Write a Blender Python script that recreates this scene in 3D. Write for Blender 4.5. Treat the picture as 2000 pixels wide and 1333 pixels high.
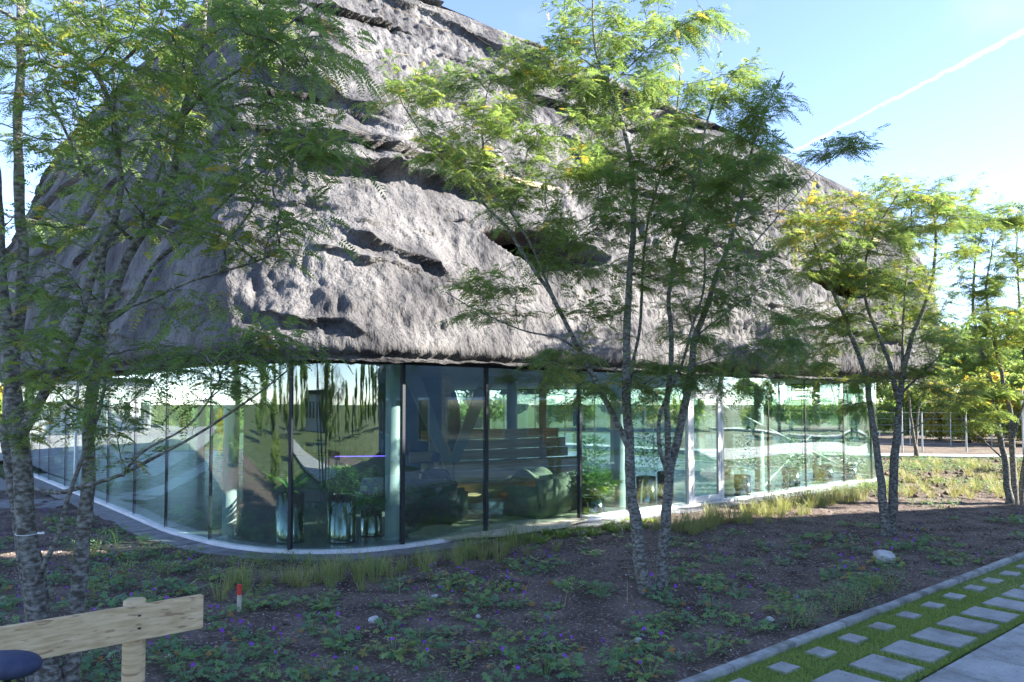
import bpy, bmesh, math, random
import numpy as np
from mathutils import Vector, Matrix
random.seed(7); rng = np.random.default_rng(7)
for o in list(bpy.data.objects): bpy.data.objects.remove(o)
SC = bpy.context.scene
COL = SC.collection
PI = math.pi
# ------------------------------------------------------------------ camera
FPX = 1444.0; PITCH = math.radians(2.2); SHIFT = .0325; EYE = 2.34
cd = bpy.data.cameras.new('camera'); cam = bpy.data.objects.new('camera', cd); COL.objects.link(cam)
cam.location = (0, 0, EYE); cam.rotation_euler = (math.radians(90) + PITCH, 0, 0)
cd.sensor_width = 36; cd.lens = 36 * FPX / 2000; cd.shift_y = SHIFT; cd.clip_start = .05; cd.clip_end = 3000
SC.camera = cam
# ------------------------------------------------------------------ light
SUN_AZ = math.radians(-4); SUN_EL = math.radians(28)       # azimuth from +X towards +Y
sdir = Vector((math.cos(SUN_AZ) * math.cos(SUN_EL), math.sin(SUN_AZ) * math.cos(SUN_EL), math.sin(SUN_EL)))
w = bpy.data.worlds.new('World'); SC.world = w; w.use_nodes = True
nt = w.node_tree; N = nt.nodes; Lk = nt.links; N.clear()
wo = N.new('ShaderNodeOutputWorld'); bg = N.new('ShaderNodeBackground')
sky = N.new('ShaderNodeTexSky'); sky.sky_type = 'NISHITA'; sky.sun_disc = False
sky.sun_elevation = SUN_EL; sky.sun_rotation = math.atan2(sdir.x, sdir.y)
sky.air_density = .6; sky.dust_density = 0; sky.ozone_density = 2.2
bg.inputs[1].default_value = .106
Lk.new(bg.outputs[0], wo.inputs[0])
# contrail: a thin broken streak of white high in the sky, along a great circle, plus faint cirrus
def ray(px, py):
    u = (px - 1000) / FPX; v = -(py - 666.5) / FPX + SHIFT * 2000 / FPX
    return Vector((u, math.cos(PITCH) - v * math.sin(PITCH), math.sin(PITCH) + v * math.cos(PITCH)))
ra = ray(2000, 62).normalized(); rb = ray(1560, 290).normalized()
pn = ra.cross(rb).normalized(); tn = (rb - ra).normalized()
geo = N.new('ShaderNodeNewGeometry')
def wmath(op, a, b=None, c=None):
    m = N.new('ShaderNodeMath'); m.operation = op
    for i, q in enumerate((a, b, c)):
        if q is None: continue
        if isinstance(q, (int, float)): m.inputs[i].default_value = q
        else: Lk.new(q, m.inputs[i])
    return m.outputs[0]
def wdot(vec, const):
    m = N.new('ShaderNodeVectorMath'); m.operation = 'DOT_PRODUCT'
    Lk.new(vec, m.inputs[0]); m.inputs[1].default_value = const; return m.outputs['Value']
tc = N.new('ShaderNodeTexCoord'); vdir = tc.outputs['Generated']
nz = N.new('ShaderNodeTexNoise'); nz.inputs['Scale'].default_value = 60; nz.inputs['Detail'].default_value = 5; Lk.new(vdir, nz.inputs['Vector'])
nz2 = N.new('ShaderNodeTexNoise'); nz2.inputs['Scale'].default_value = 7; nz2.inputs['Detail'].default_value = 3; Lk.new(vdir, nz2.inputs['Vector'])
dist = wmath('ABSOLUTE', wmath('ADD', wdot(vdir, pn), wmath('MULTIPLY', wmath('SUBTRACT', nz.outputs[0], .5), .010)))
along = wdot(vdir, tn); a0 = ra.dot(tn)
band = wmath('SUBTRACT', 1, wmath('DIVIDE', dist, wmath('ADD', .0008, wmath('MULTIPLY', nz2.outputs[0], .0045))))
band = wmath('MAXIMUM', band, 0)
prog = wmath('SUBTRACT', along, a0 - .02)
fade = wmath('SUBTRACT', 1, wmath('MULTIPLY', prog, 2.6)); fade = wmath('MINIMUM', wmath('MAXIMUM', fade, 0), 1)
side = wmath('GREATER_THAN', wdot(vdir, ra), .6)
con = wmath('MULTIPLY', wmath('MULTIPLY', band, fade), wmath('MULTIPLY', side, wmath('MULTIPLY', wmath('MAXIMUM', wmath('SUBTRACT', nz.outputs[0], .28), 0), .9)))
cir = wmath('MULTIPLY', wmath('MAXIMUM', wmath('SUBTRACT', nz2.outputs[0], .58), 0), .2)
fac = wmath('MINIMUM', wmath('ADD', con, cir), 1)
mx = N.new('ShaderNodeMixRGB'); Lk.new(fac, mx.inputs[0]); Lk.new(sky.outputs[0], mx.inputs[1]); mx.inputs[2].default_value = (8.2, 8.8, 9.8, 1)
tint = N.new('ShaderNodeMixRGB'); tint.blend_type = 'MULTIPLY'; tint.inputs[0].default_value = 1; tint.inputs[2].default_value = (1.03, .91, .90, 1); Lk.new(mx.outputs[0], tint.inputs[1]); Lk.new(tint.outputs[0], bg.inputs[0])
sd = bpy.data.lights.new('sun', 'SUN'); sd.energy = 4.0; sd.angle = math.radians(.53); sd.color = (1, .95, .87)
sun = bpy.data.objects.new('sun', sd); COL.objects.link(sun); sun.location = (30, -5, 30)
sun.rotation_euler = sdir.to_track_quat('Z', 'Y').to_euler()
SC.view_settings.view_transform = 'Standard'; SC.view_settings.look = 'None'; SC.view_settings.exposure = 2.7; SC.view_settings.gamma = 1
SC.view_settings.use_curve_mapping = False
SC.render.engine = 'CYCLES'
SC.cycles.max_bounces = 9; SC.cycles.transparent_max_bounces = 20; SC.cycles.transmission_bounces = 5; SC.cycles.glossy_bounces = 4; SC.cycles.diffuse_bounces = 5
SC.cycles.caustics_reflective = False; SC.cycles.caustics_refractive = False; SC.cycles.sample_clamp_indirect = 8
SC.cycles.use_denoising = True

# ------------------------------------------------------------------ projection helpers (photo pixel -> place)
def gnd(px, py, z=0.0):
    r = ray(px, py); t = (z - EYE) / r.z; return (r.x * t, r.y * t)
def at(px, py, Y):
    r = ray(px, py); t = Y / r.y; return Vector((r.x * t, Y, EYE + r.z * t))
def projn(P):
    x = P[..., 0]; y = P[..., 1]; z = P[..., 2] - EYE
    d = y * math.cos(PITCH) + z * math.sin(PITCH); v = -y * math.sin(PITCH) + z * math.cos(PITCH)
    d = np.where(d < .1, .1, d)
    return 1000 + FPX * x / d, 666.5 + SHIFT * 2000 - FPX * v / d
# ------------------------------------------------------------------ noise
def _h(ix, iy, iz, s):
    n = (ix * 374761393 + iy * 668265263 + iz * 2147483647 + s * 1274126177) & 0xffffffff
    n = ((n ^ (n >> 13)) * 1274126177) & 0xffffffff
    n = n ^ (n >> 16)
    return (n & 0xffff) / 65535.0
def vnoise(x, y, z=None, s=0):
    if z is None: z = np.zeros_like(x)
    xi = np.floor(x).astype(np.int64); yi = np.floor(y).astype(np.int64); zi = np.floor(z).astype(np.int64)
    fx = x - xi; fy = y - yi; fz = z - zi
    fx = fx * fx * (3 - 2 * fx); fy = fy * fy * (3 - 2 * fy); fz = fz * fz * (3 - 2 * fz)
    r = 0
    for dx in (0, 1):
        wx = fx if dx else 1 - fx
        for dy in (0, 1):
            wy = fy if dy else 1 - fy
            for dz in (0, 1):
                wz = fz if dz else 1 - fz
                r = r + wx * wy * wz * _h(xi + dx, yi + dy, zi + dz, s)
    return r * 2 - 1
def fbm(x, y, z=None, o=4, s=0):
    r = 0; a = 1.0; t = 0
    for i in range(o):
        f = 2.03 ** i
        r = r + a * vnoise(x * f, y * f, None if z is None else z * f, s + i * 17); t += a; a *= .5
    return r / t
def sstep(a, b, x):
    t = np.clip((x - a) / (b - a), 0, 1); return t * t * (3 - 2 * t)
# ------------------------------------------------------------------ mesh helpers
def quads(name, V, Q, mat, parent=None, smooth=False, tone=None):
    V = np.ascontiguousarray(V, np.float32).reshape(-1, 3); Q = np.ascontiguousarray(Q, np.int32).reshape(-1, 4); M = len(Q)
    me = bpy.data.meshes.new(name); me.vertices.add(len(V)); me.vertices.foreach_set('co', V.ravel())
    me.loops.add(4 * M); me.loops.foreach_set('vertex_index', Q.ravel())
    me.polygons.add(M); me.polygons.foreach_set('loop_start', np.arange(0, 4 * M, 4, dtype=np.int32))
    me.update(calc_edges=True)
    if smooth: me.polygons.foreach_set('use_smooth', np.ones(M, bool))
    if tone is not None:
        at_ = me.attributes.new('tone', 'FLOAT', 'FACE'); at_.data.foreach_set('value', np.ascontiguousarray(tone, np.float32))
    me.materials.append(mat)
    o = bpy.data.objects.new(name, me); COL.objects.link(o)
    if parent is not None: o.parent = parent
    return o
class MB:
    def __init__(s): s.v = []; s.f = []; s.sm = []
    def add(s, vs, fs, smooth=False):
        b = len(s.v); s.v += [tuple(p) for p in vs]; s.f += [tuple(b + i for i in f) for f in fs]; s.sm += [smooth] * len(fs); return s
    def box(s, c, d, rz=0, rx=0, ry=0):
        m = Matrix.Translation(c) @ Matrix.Rotation(rz, 4, 'Z') @ Matrix.Rotation(ry, 4, 'Y') @ Matrix.Rotation(rx, 4, 'X')
        x, y, z = (q / 2 for q in d)
        vs = [m @ Vector(p) for p in ((-x,-y,-z),(x,-y,-z),(x,y,-z),(-x,y,-z),(-x,-y,z),(x,-y,z),(x,y,z),(-x,y,z))]
        return s.add(vs, [(0,3,2,1),(4,5,6,7),(0,1,5,4),(1,2,6,5),(2,3,7,6),(3,0,4,7)])
    def cham(s, c, d, b=.01, rz=0, rx=0, ry=0):
        m = Matrix.Translation(c) @ Matrix.Rotation(rz, 4, 'Z') @ Matrix.Rotation(ry, 4, 'Y') @ Matrix.Rotation(rx, 4, 'X')
        x, y, z = (q / 2 for q in d)
        bm = bmesh.new(); bmesh.ops.create_cube(bm, size=1)
        for v in bm.verts: v.co = Vector((v.co.x * 2 * x, v.co.y * 2 * y, v.co.z * 2 * z))
        bmesh.ops.bevel(bm, geom=list(bm.edges), offset=b, segments=2, affect='EDGES')
        bm.verts.ensure_lookup_table()
        s.add([m @ v.co for v in bm.verts], [[v.index for v in f.verts] for f in bm.faces], b > .015); bm.free(); return s
    def lathe(s, c, prof, n=24, sx=1, sy=1, close=True):
        vs = []; fs = []; k = len(prof)
        for i in range(n):
            a = 2 * PI * i / n
            for r, z in prof: vs.append((c[0] + r * math.cos(a) * sx, c[1] + r * math.sin(a) * sy, c[2] + z))
        for i in range(n):
            j = (i + 1) % n
            for q in range(k - 1): fs.append((i * k + q, j * k + q, j * k + q + 1, i * k + q + 1))
        s.add(vs, fs, True)
        if close:
            for q in (0, k - 1):
                if prof[q][0] > 1e-4:
                    b = len(s.v); r, z = prof[q]
                    vv = [(c[0] + r * math.cos(2 * PI * i / n) * sx, c[1] + r * math.sin(2 * PI * i / n) * sy, c[2] + z) for i in range(n)]
                    s.add(vv, [tuple(range(n)) if q else tuple(range(n))[::-1]])
        return s
    def tube(s, pts, rad, n=8, cap=True):
        V, Q = tube_np(np.array([tuple(p) for p in pts], float), np.full(len(pts), rad) if isinstance(rad, (int, float)) else np.array(rad, float), n)
        s.add(V.tolist(), Q.tolist(), True)
        if cap:
            m = len(pts); b = len(s.v) - m * n
            s.f += [tuple(range(b, b + n))[::-1], tuple(range(b + (m - 1) * n, b + m * n))]; s.sm += [False, False]
        return s
    def build(s, name, mat, parent=None):
        me = bpy.data.meshes.new(name); me.from_pydata(s.v, [], s.f); me.update()
        me.polygons.foreach_set('use_smooth', s.sm); me.materials.append(mat)
        o = bpy.data.objects.new(name, me); COL.objects.link(o)
        if parent is not None: o.parent = parent
        return o
def tube_np(P, R, n=6):
    m = len(P); T = np.gradient(P, axis=0); T /= np.linalg.norm(T, axis=1)[:, None] + 1e-9
    ref = np.array([0, 0, 1.0]) if abs(T.mean(0)[2]) < .75 else np.array([1.0, .1, 0])
    A = np.cross(T, ref); A /= np.linalg.norm(A, axis=1)[:, None] + 1e-9; Bv = np.cross(T, A)
    an = np.arange(n) * 2 * PI / n
    V = P[:, None] + R[:, None, None] * (np.cos(an)[None, :, None] * A[:, None] + np.sin(an)[None, :, None] * Bv[:, None])
    i = np.arange(m - 1)[:, None] * n; j = np.arange(n)[None]; k = (j + 1) % n
    Q = np.stack([i + j, i + n + j, i + n + k, i + k], -1).reshape(-1, 4)
    return V.reshape(-1, 3), Q
def tag(o, label=None, cat=None, group=None, kind=None):
    if label: o['label'] = label
    if cat: o['category'] = cat
    if group: o['group'] = group
    if kind: o['kind'] = kind
    return o
def empty(name, loc=(0, 0, 0), rz=0):
    o = bpy.data.objects.new(name, None); COL.objects.link(o); o.location = loc; o.rotation_euler = (0, 0, rz); o.empty_display_size = .2; return o
KIDS = {}
def copy_tree(o, parent=None):
    c = o.copy(); COL.objects.link(c)
    if parent is not None: c.parent = parent
    for ch in list(o.children): copy_tree(ch, c)
    return c
# ------------------------------------------------------------------ materials
def mat(name, base=(.5, .5, .5), rough=.7, metal=0, var=0, scale=5, col2=None, bump=0, bscale=40, detail=6, spec=.5, stretch=None, lo=.35, hi=.65, dist=.02):
    m = bpy.data.materials.new(name); m.use_nodes = True; t = m.node_tree; n = t.nodes; l = t.links
    b = n['Principled BSDF']; b.inputs['Base Color'].default_value = (*base, 1); b.inputs['Roughness'].default_value = rough
    b.inputs['Metallic'].default_value = metal; b.inputs['Specular IOR Level'].default_value = spec
    co = n.new('ShaderNodeTexCoord'); mp = n.new('ShaderNodeMapping'); l.new(co.outputs['Object'], mp.inputs[0])
    if stretch: mp.inputs['Scale'].default_value = stretch
    if col2 is not None:
        z = n.new('ShaderNodeTexNoise'); z.inputs['Scale'].default_value = scale; z.inputs['Detail'].default_value = detail; l.new(mp.outputs[0], z.inputs[0])
        r = n.new('ShaderNodeValToRGB'); r.color_ramp.elements[0].position = lo; r.color_ramp.elements[1].position = hi
        r.color_ramp.elements[0].color = (*base, 1); r.color_ramp.elements[1].color = (*col2, 1)
        l.new(z.outputs[0], r.inputs[0]); l.new(r.outputs[0], b.inputs['Base Color'])
        m['ramp'] = r.name
    if bump:
        z = n.new('ShaderNodeTexNoise'); z.inputs['Scale'].default_value = bscale; z.inputs['Detail'].default_value = 6; l.new(mp.outputs[0], z.inputs[0])
        bp = n.new('ShaderNodeBump'); bp.inputs['Strength'].default_value = bump; bp.inputs['Distance'].default_value = dist; l.new(z.outputs[0], bp.inputs['Height']); l.new(bp.outputs[0], b.inputs['Normal'])
    return m
def leafmat(name, stops, trans=.45, rough=.5, tcol=None):
    m = bpy.data.materials.new(name); m.use_nodes = True; t = m.node_tree; n = t.nodes; l = t.links; n.clear()
    out = n.new('ShaderNodeOutputMaterial'); a = n.new('ShaderNodeAttribute'); a.attribute_name = 'tone'
    r = n.new('ShaderNodeValToRGB'); cr = r.color_ramp
    while len(cr.elements) < len(stops): cr.elements.new(.5)
    for e, (p, c) in zip(cr.elements, stops): e.position = p; e.color = (*c, 1)
    l.new(a.outputs['Fac'], r.inputs[0])
    d = n.new('ShaderNodeBsdfPrincipled'); d.inputs['Roughness'].default_value = rough; d.inputs['Specular IOR Level'].default_value = .3; l.new(r.outputs[0], d.inputs['Base Color'])
    tr = n.new('ShaderNodeBsdfTranslucent'); hs = n.new('ShaderNodeHueSaturation'); hs.inputs['Hue'].default_value = .485; hs.inputs['Saturation'].default_value = 1.1; hs.inputs['Value'].default_value = 1.4
    l.new(r.outputs[0], hs.inputs['Color']); l.new(hs.outputs[0], tr.inputs[0])
    mx = n.new('ShaderNodeMixShader'); mx.inputs[0].default_value = trans; l.new(d.outputs[0], mx.inputs[1]); l.new(tr.outputs[0], mx.inputs[2]); l.new(mx.outputs[0], out.inputs[0])
    return m
M = {}
M['leaf'] = leafmat('locust_leaf', [(0, (.11, .185, .06)), (.45, (.185, .27, .08)), (.8, (.25, .32, .085)), (.93, (.40, .38, .07)), (1, (.50, .36, .08))], .55)
M['plant'] = leafmat('bed_plant_leaf', [(0, (.10, .21, .11)), (.5, (.15, .28, .11)), (.85, (.24, .36, .10)), (1, (.35, .2, .06))], .3)
M['grass'] = leafmat('grass_blade', [(0, (.13, .21, .08)), (.5, (.24, .30, .10)), (.85, (.32, .32, .12)), (1, (.42, .35, .18))], .35)
M['lawn'] = leafmat('lawn_blade', [(0, (.16, .25, .06)), (.5, (.26, .36, .08)), (.9, (.36, .42, .12)), (1, (.3, .27, .1))], .35)
M['indoor'] = leafmat('indoor_leaf', [(0, (.05, .13, .04)), (.6, (.10, .24, .07)), (1, (.35, .5, .12))], .3, .35)
M['flower'] = mat('purple_petal', (.22, .03, .42), .6)
M['bark'] = mat('lichen_bark', (.085, .075, .06), .9, col2=(.27, .27, .24), scale=24, lo=.40, hi=.66, bump=.9, bscale=30, stretch=(.8, .8, 1.5), spec=.2)
M['twig'] = mat('twig_bark', (.045, .033, .026), .85, col2=(.1, .095, .06), scale=12, spec=.2)
M['soil'] = None
M['white_metal'] = mat('white_frame', (.84, .84, .83), .45, col2=(.66, .66, .65), scale=3)
M['mullion'] = mat('dark_mullion', (.02, .022, .028), .6)
M['steel'] = mat('polished_steel', (.36, .38, .37), .12, 1, col2=(.26, .28, .27), scale=4)
M['concrete'] = mat('slab_concrete', (.33, .33, .315), .85, col2=(.46, .46, .44), scale=5, bump=.35, bscale=160, lo=.3, hi=.7)
M['kerb'] = mat('kerb_concrete', (.30, .31, .30), .9, col2=(.44, .44, .42), scale=9, bump=.5, bscale=90)
M['basalt'] = mat('dark_plinth_stone', (.10, .105, .115), .6, col2=(.20, .20, .21), scale=6, bump=.25, bscale=90)
M['pine'] = mat('sawn_pine', (.46, .31, .15), .7, col2=(.72, .54, .31), scale=2.4, stretch=(.55, 5, 22), bump=.3, bscale=12, lo=.3, hi=.7)
M['road'] = mat('pale_path', (.42, .41, .40), .9, col2=(.52, .51, .49), scale=2, bump=.2, bscale=60)
M['floor'] = mat('polished_floor', (.24, .27, .25), .22, col2=(.30, .33, .30), scale=1.5)
M['ceiling'] = mat('grey_ceiling', (.22, .22, .21), .8)
M['planks'] = mat('oak_boards', (.42, .28, .14), .55, col2=(.58, .42, .24), scale=2.5, stretch=(.6, .6, 9), bump=.2, bscale=14)
M['column'] = mat('column_paint', (.42, .46, .46), .4)
M['stone'] = mat('pale_stone', (.42, .41, .40), .9, col2=(.60, .59, .57), scale=9, bump=.7, bscale=25)
M['black'] = mat('black_plastic', (.02, .02, .022), .5)
M['reveal'] = mat('stained_reveal_board', (.24, .12, .055), .6, col2=(.32, .18, .09), scale=6)
M['sofa'] = mat('moss_green_fabric', (.20, .22, .15), .95, col2=(.27, .29, .2), scale=12, bump=.4, bscale=200)
M['leather'] = mat('dark_green_leather', (.03, .05, .045), .45, col2=(.05, .07, .06), scale=6)
M['rug'] = mat('shaggy_rug', (.42, .40, .28), 1, col2=(.6, .57, .42), scale=18, bump=1, bscale=70)
M['navy'] = mat('navy_saddle_cover', (.022, .032, .07), .75, col2=(.035, .045, .09), scale=30, bump=.3, bscale=300)
M['cyan'] = mat('cyan_paint', (.02, .35, .45), .3)
M['rubber'] = mat('tyre_rubber', (.02, .02, .02), .8)
M['red'] = mat('red_stake_paint', (.62, .05, .03), .6)
M['stakewood'] = mat('weathered_stake', (.55, .50, .42), .85, col2=(.42, .37, .30), scale=9)
M['fence'] = mat('galvanised_wire', (.45, .47, .47), .4, .7)
M['skin'] = mat('skin', (.50, .30, .21), .6)
M['suit'] = mat('dark_jacket', (.015, .018, .025), .8)
M['hair'] = mat('dark_hair', (.06, .045, .03), .7)
M['orange'] = mat('pumpkin_skin', (.55, .14, .03), .5, col2=(.65, .22, .05), scale=5)
M['straw'] = mat('straw', (.42, .33, .20), .9)
def vary(m, lo, hi):
    n = m.node_tree.nodes; l = m.node_tree.links; b = n['Principled BSDF']; s_ = b.inputs['Base Color'].links[0].from_socket
    oi = n.new('ShaderNodeObjectInfo'); mr = n.new('ShaderNodeMapRange'); mr.inputs[3].default_value = lo; mr.inputs[4].default_value = hi; l.new(oi.outputs['Random'], mr.inputs[0])
    x_ = n.new('ShaderNodeMixRGB'); x_.blend_type = 'MULTIPLY'; x_.inputs[0].default_value = 1; l.new(s_, x_.inputs[1]); l.new(mr.outputs[0], x_.inputs[2]); l.new(x_.outputs[0], b.inputs['Base Color'])
def stain(m, scale, thr, wdt, col, stretch=(1, 1, 1), amt=1.0, detail=6):
    n = m.node_tree.nodes; l = m.node_tree.links; b = n['Principled BSDF']; s_ = b.inputs['Base Color'].links[0].from_socket
    co = n.new('ShaderNodeTexCoord'); mp = n.new('ShaderNodeMapping'); mp.inputs['Scale'].default_value = stretch; l.new(co.outputs['Object'], mp.inputs[0])
    oi = n.new('ShaderNodeObjectInfo'); cb = n.new('ShaderNodeVectorMath'); cb.operation = 'ADD'; l.new(mp.outputs[0], cb.inputs[0]); sc2_ = n.new('ShaderNodeVectorMath'); sc2_.operation = 'SCALE'; sc2_.inputs[0].default_value = (37, 11, 5); l.new(oi.outputs['Random'], sc2_.inputs['Scale']); l.new(sc2_.outputs[0], cb.inputs[1])
    z = n.new('ShaderNodeTexNoise'); z.inputs['Scale'].default_value = scale; z.inputs['Detail'].default_value = detail; l.new(cb.outputs[0], z.inputs[0])
    r = n.new('ShaderNodeMapRange'); r.inputs[1].default_value = thr; r.inputs[2].default_value = thr + wdt; r.inputs[4].default_value = amt; l.new(z.outputs[0], r.inputs[0])
    x_ = n.new('ShaderNodeMixRGB'); l.new(r.outputs[0], x_.inputs[0]); l.new(s_, x_.inputs[1]); x_.inputs[2].default_value = (*col, 1); l.new(x_.outputs[0], b.inputs['Base Color'])
stain(M['concrete'], 3.2, .5, .18, (.17, .17, .14), amt=.6); stain(M['concrete'], 30, .6, .06, (.12, .13, .09), amt=.5); vary(M['concrete'], .85, 1.12)
stain(M['kerb'], 3, .5, .15, (.12, .13, .09), amt=.7); vary(M['kerb'], .85, 1.12); stain(M['basalt'], 4, .55, .1, (.06, .055, .05), amt=.6); vary(M['basalt'], .8, 1.15)
stain(M['pine'], 5, .60, .05, (.24, .13, .06), stretch=(.35, 3, 9), amt=.65); stain(M['pine'], 2.2, .66, .04, (.16, .09, .05), stretch=(1.2, 3, 3), amt=.7)
stain(M['white_metal'], 2.5, .6, .2, (.5, .48, .44), amt=.2)
def glassmat(name, tint, ior, rough=0.0, boost=1.0):
    m = bpy.data.materials.new(name); m.use_nodes = True; t = m.node_tree; n = t.nodes; l = t.links; n.clear()
    out = n.new('ShaderNodeOutputMaterial'); tr = n.new('ShaderNodeBsdfTransparent'); tr.inputs[0].default_value = (*tint, 1)
    g = n.new('ShaderNodeBsdfGlossy'); g.inputs['Roughness'].default_value = rough; g.inputs['Color'].default_value = (.95, 1, 1, 1)
    ge = n.new('ShaderNodeNewGeometry'); dt = n.new('ShaderNodeVectorMath'); dt.operation = 'DOT_PRODUCT'; l.new(ge.outputs['Incoming'], dt.inputs[0]); l.new(ge.outputs['Normal'], dt.inputs[1])
    def mt(op, a, b_=None):
        q = n.new('ShaderNodeMath'); q.operation = op
        for i_, s_ in enumerate((a, b_)):
            if s_ is None: continue
            if isinstance(s_, (int, float)): q.inputs[i_].default_value = s_
            else: l.new(s_, q.inputs[i_])
        return q
    F0 = ((ior - 1) / (ior + 1)) ** 2 * boost
    k = mt('ADD', mt('MULTIPLY', mt('POWER', mt('SUBTRACT', 1, mt('ABSOLUTE', dt.outputs['Value']).outputs[0]).outputs[0], 4).outputs[0], 1 - F0).outputs[0], F0)
    co = n.new('ShaderNodeTexCoord'); z = n.new('ShaderNodeTexNoise'); z.inputs['Scale'].default_value = .9; z.inputs['Detail'].default_value = 1; l.new(co.outputs['Object'], z.inputs[0])
    bp = n.new('ShaderNodeBump'); bp.inputs['Strength'].default_value = .12; bp.inputs['Distance'].default_value = .01; l.new(z.outputs[0], bp.inputs['Height']); l.new(bp.outputs[0], g.inputs['Normal'])
    mx = n.new('ShaderNodeMixShader'); l.new(k.outputs[0], mx.inputs[0]); l.new(tr.outputs[0], mx.inputs[1]); l.new(g.outputs[0], mx.inputs[2]); l.new(mx.outputs[0], out.inputs[0])
    return m
M['glass'] = glassmat('tinted_glass', (.83, .925, .90), 1.6, boost=2.9)
M['acrylic'] = glassmat('clear_acrylic', (.93, .97, .96), 1.5)
M['farglass'] = mat('dark_window_glass', (.02, .03, .04), .08, spec=1)
def emis(name, c, s):
    m = bpy.data.materials.new(name); m.use_nodes = True; b = m.node_tree.nodes['Principled BSDF']
    b.inputs['Base Color'].default_value = (*c, 1); b.inputs['Emission Color'].default_value = (*c, 1); b.inputs['Emission Strength'].default_value = s; return m
M['led'] = emis('violet_led_strip', (.25, .12, 1), .7)
# ================================================================== ground frame of the path: origin K0, along EV, across NV
K0 = np.array([1.63, 6.29]); EV = np.array([math.cos(math.radians(39.17)), math.sin(math.radians(39.17))]); NV = np.array([EV[1], -EV[0]])
def en(a, n): p = K0 + EV * a + NV * n; return float(p[0]), float(p[1])
ERZ = math.radians(39.17)
# glass line of the pavilion (plan), anticlockwise from the left corner
GPX = [(77, 936), (190, 979), (225, 993), (252, 1006), (330, 1037), (408, 1062), (480, 1075), (565, 1083), (700, 1081), (784, 1072), (946, 1047), (1116, 1019), (1226, 1008), (1343, 992), (1417, 982), (1499, 968), (1571, 957), (1645, 947), (1702, 941)]
GP = [(-19.4, 29.0), (-17.4, 26.2)] + [(-14.5, 22.8), (-9.95, 17.7), (-8.1, 15.6), (-6.35, 13.6), (-5.1, 12.42), (-4.3, 11.86), (-3.4, 11.52), (-2.4, 11.6), (-1.6, 12.08), (-.45, 13.08), (1.17, 14.4), (2.45, 15.45), (3.92, 16.62), (5.1, 17.6), (6.55, 18.78), (7.95, 19.95), (9.44, 21.15), (10.67, 22.02)] + \
     [(11.2, 22.75), (11.1, 23.7), (10.2, 25.2), (7.0, 29.5), (3.5, 33.8), (0, 36.3), (-4, 37.2), (-9, 37.0), (-14, 35.8), (-17.5, 34.0), (-19.6, 31.4)]
def closed_curve(pts, step=.05):
    P = np.array(pts, float); n = len(P); out = []
    for i in range(n):
        p0, p1, p2, p3 = P[(i - 1) % n], P[i], P[(i + 1) % n], P[(i + 2) % n]
        k = 24
        t = np.linspace(0, 1, k, endpoint=False)[:, None]
        d1 = (p2 - p0) * .5; d2 = (p3 - p1) * .5; L = np.linalg.norm(p2 - p1)
        d1 *= min(1, L / (np.linalg.norm(d1) + 1e-9)); d2 *= min(1, L / (np.linalg.norm(d2) + 1e-9))
        out.append((2*t**3-3*t**2+1)*p1 + (t**3-2*t**2+t)*d1 + (-2*t**3+3*t**2)*p2 + (t**3-t**2)*d2)
    C = np.vstack(out); C = np.vstack([C, C[:1]])
    s = np.r_[0, np.cumsum(np.linalg.norm(np.diff(C, axis=0), axis=1))]
    return C, s
GC, GS = closed_curve(GP); GL = GS[-1]
def G(s):
    s = np.mod(s, GL); return np.stack([np.interp(s, GS, GC[:, 0]), np.interp(s, GS, GC[:, 1])], -1)
def GN(s, h=.25):
    d = G(np.asarray(s) + h) - G(np.asarray(s) - h); d /= np.linalg.norm(d, axis=-1)[..., None]
    return np.stack([d[..., 1], -d[..., 0]], -1)       # outward
def s_of(p):
    return float(GS[np.argmin(((GC - np.array(p)) ** 2).sum(1))])
gx = [p[0] for p in GPX]; gy = [p[1] for p in GPX]
def s_px(px): return s_of(gnd(px, float(np.interp(px, gx, gy))))
def poly_inside(x, y, poly):
    r = np.zeros(x.shape, bool); n = len(poly)
    for i in range(n):
        x1, y1 = poly[i]; x2, y2 = poly[(i + 1) % n]
        c = ((y1 > y) != (y2 > y)) & (x < (x2 - x1) * (y - y1) / (y2 - y1 + 1e-12) + x1); r ^= c
    return r
# ================================================================== ground
def soilmat(name, dark, light, fleck=.0, green=None):
    m = mat(name, dark, .95, col2=light, scale=1.7, detail=8, bump=1, bscale=38, spec=.2, dist=.03); n = m.node_tree.nodes; l = m.node_tree.links; b = n['Principled BSDF']
    src = n[m['ramp']].outputs[0]; co = n.new('ShaderNodeTexCoord')
    def layer(src, kind, scale, thr, wdt, col):
        if kind == 'v': z = n.new('ShaderNodeTexVoronoi'); z.feature = 'F1'; o = z.outputs['Distance']
        else: z = n.new('ShaderNodeTexNoise'); z.inputs['Detail'].default_value = 5; o = z.outputs[0]
        z.inputs['Scale'].default_value = scale; l.new(co.outputs['Object'], z.inputs['Vector'])
        r = n.new('ShaderNodeMapRange'); r.inputs[1].default_value = thr; r.inputs[2].default_value = thr + wdt; l.new(o, r.inputs[0])
        x = n.new('ShaderNodeMixRGB'); l.new(r.outputs[0], x.inputs[0]); l.new(src, x.inputs[1]); x.inputs[2].default_value = (*col, 1); return x.outputs[0]
    src = layer(src, 'n', 28, .56, .08, tuple(c * 1.8 for c in light))
    if green: src = layer(src, 'n', .8, .45, .12, green)
    if fleck: src = layer(src, 'v', 22, .09, -.02, (.5, .48, .45))
    l.new(src, b.inputs['Base Color']); return m
M['soil'] = soilmat('dark_bed_soil', (.075, .056, .046), (.18, .14, .115), 1)
M['tilled'] = soilmat('tilled_soil', (.10, .075, .055), (.19, .15, .11))
M['field'] = soilmat('rough_grass_ground', (.06, .085, .03), (.13, .15, .06), green=(.06, .09, .03))
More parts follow.
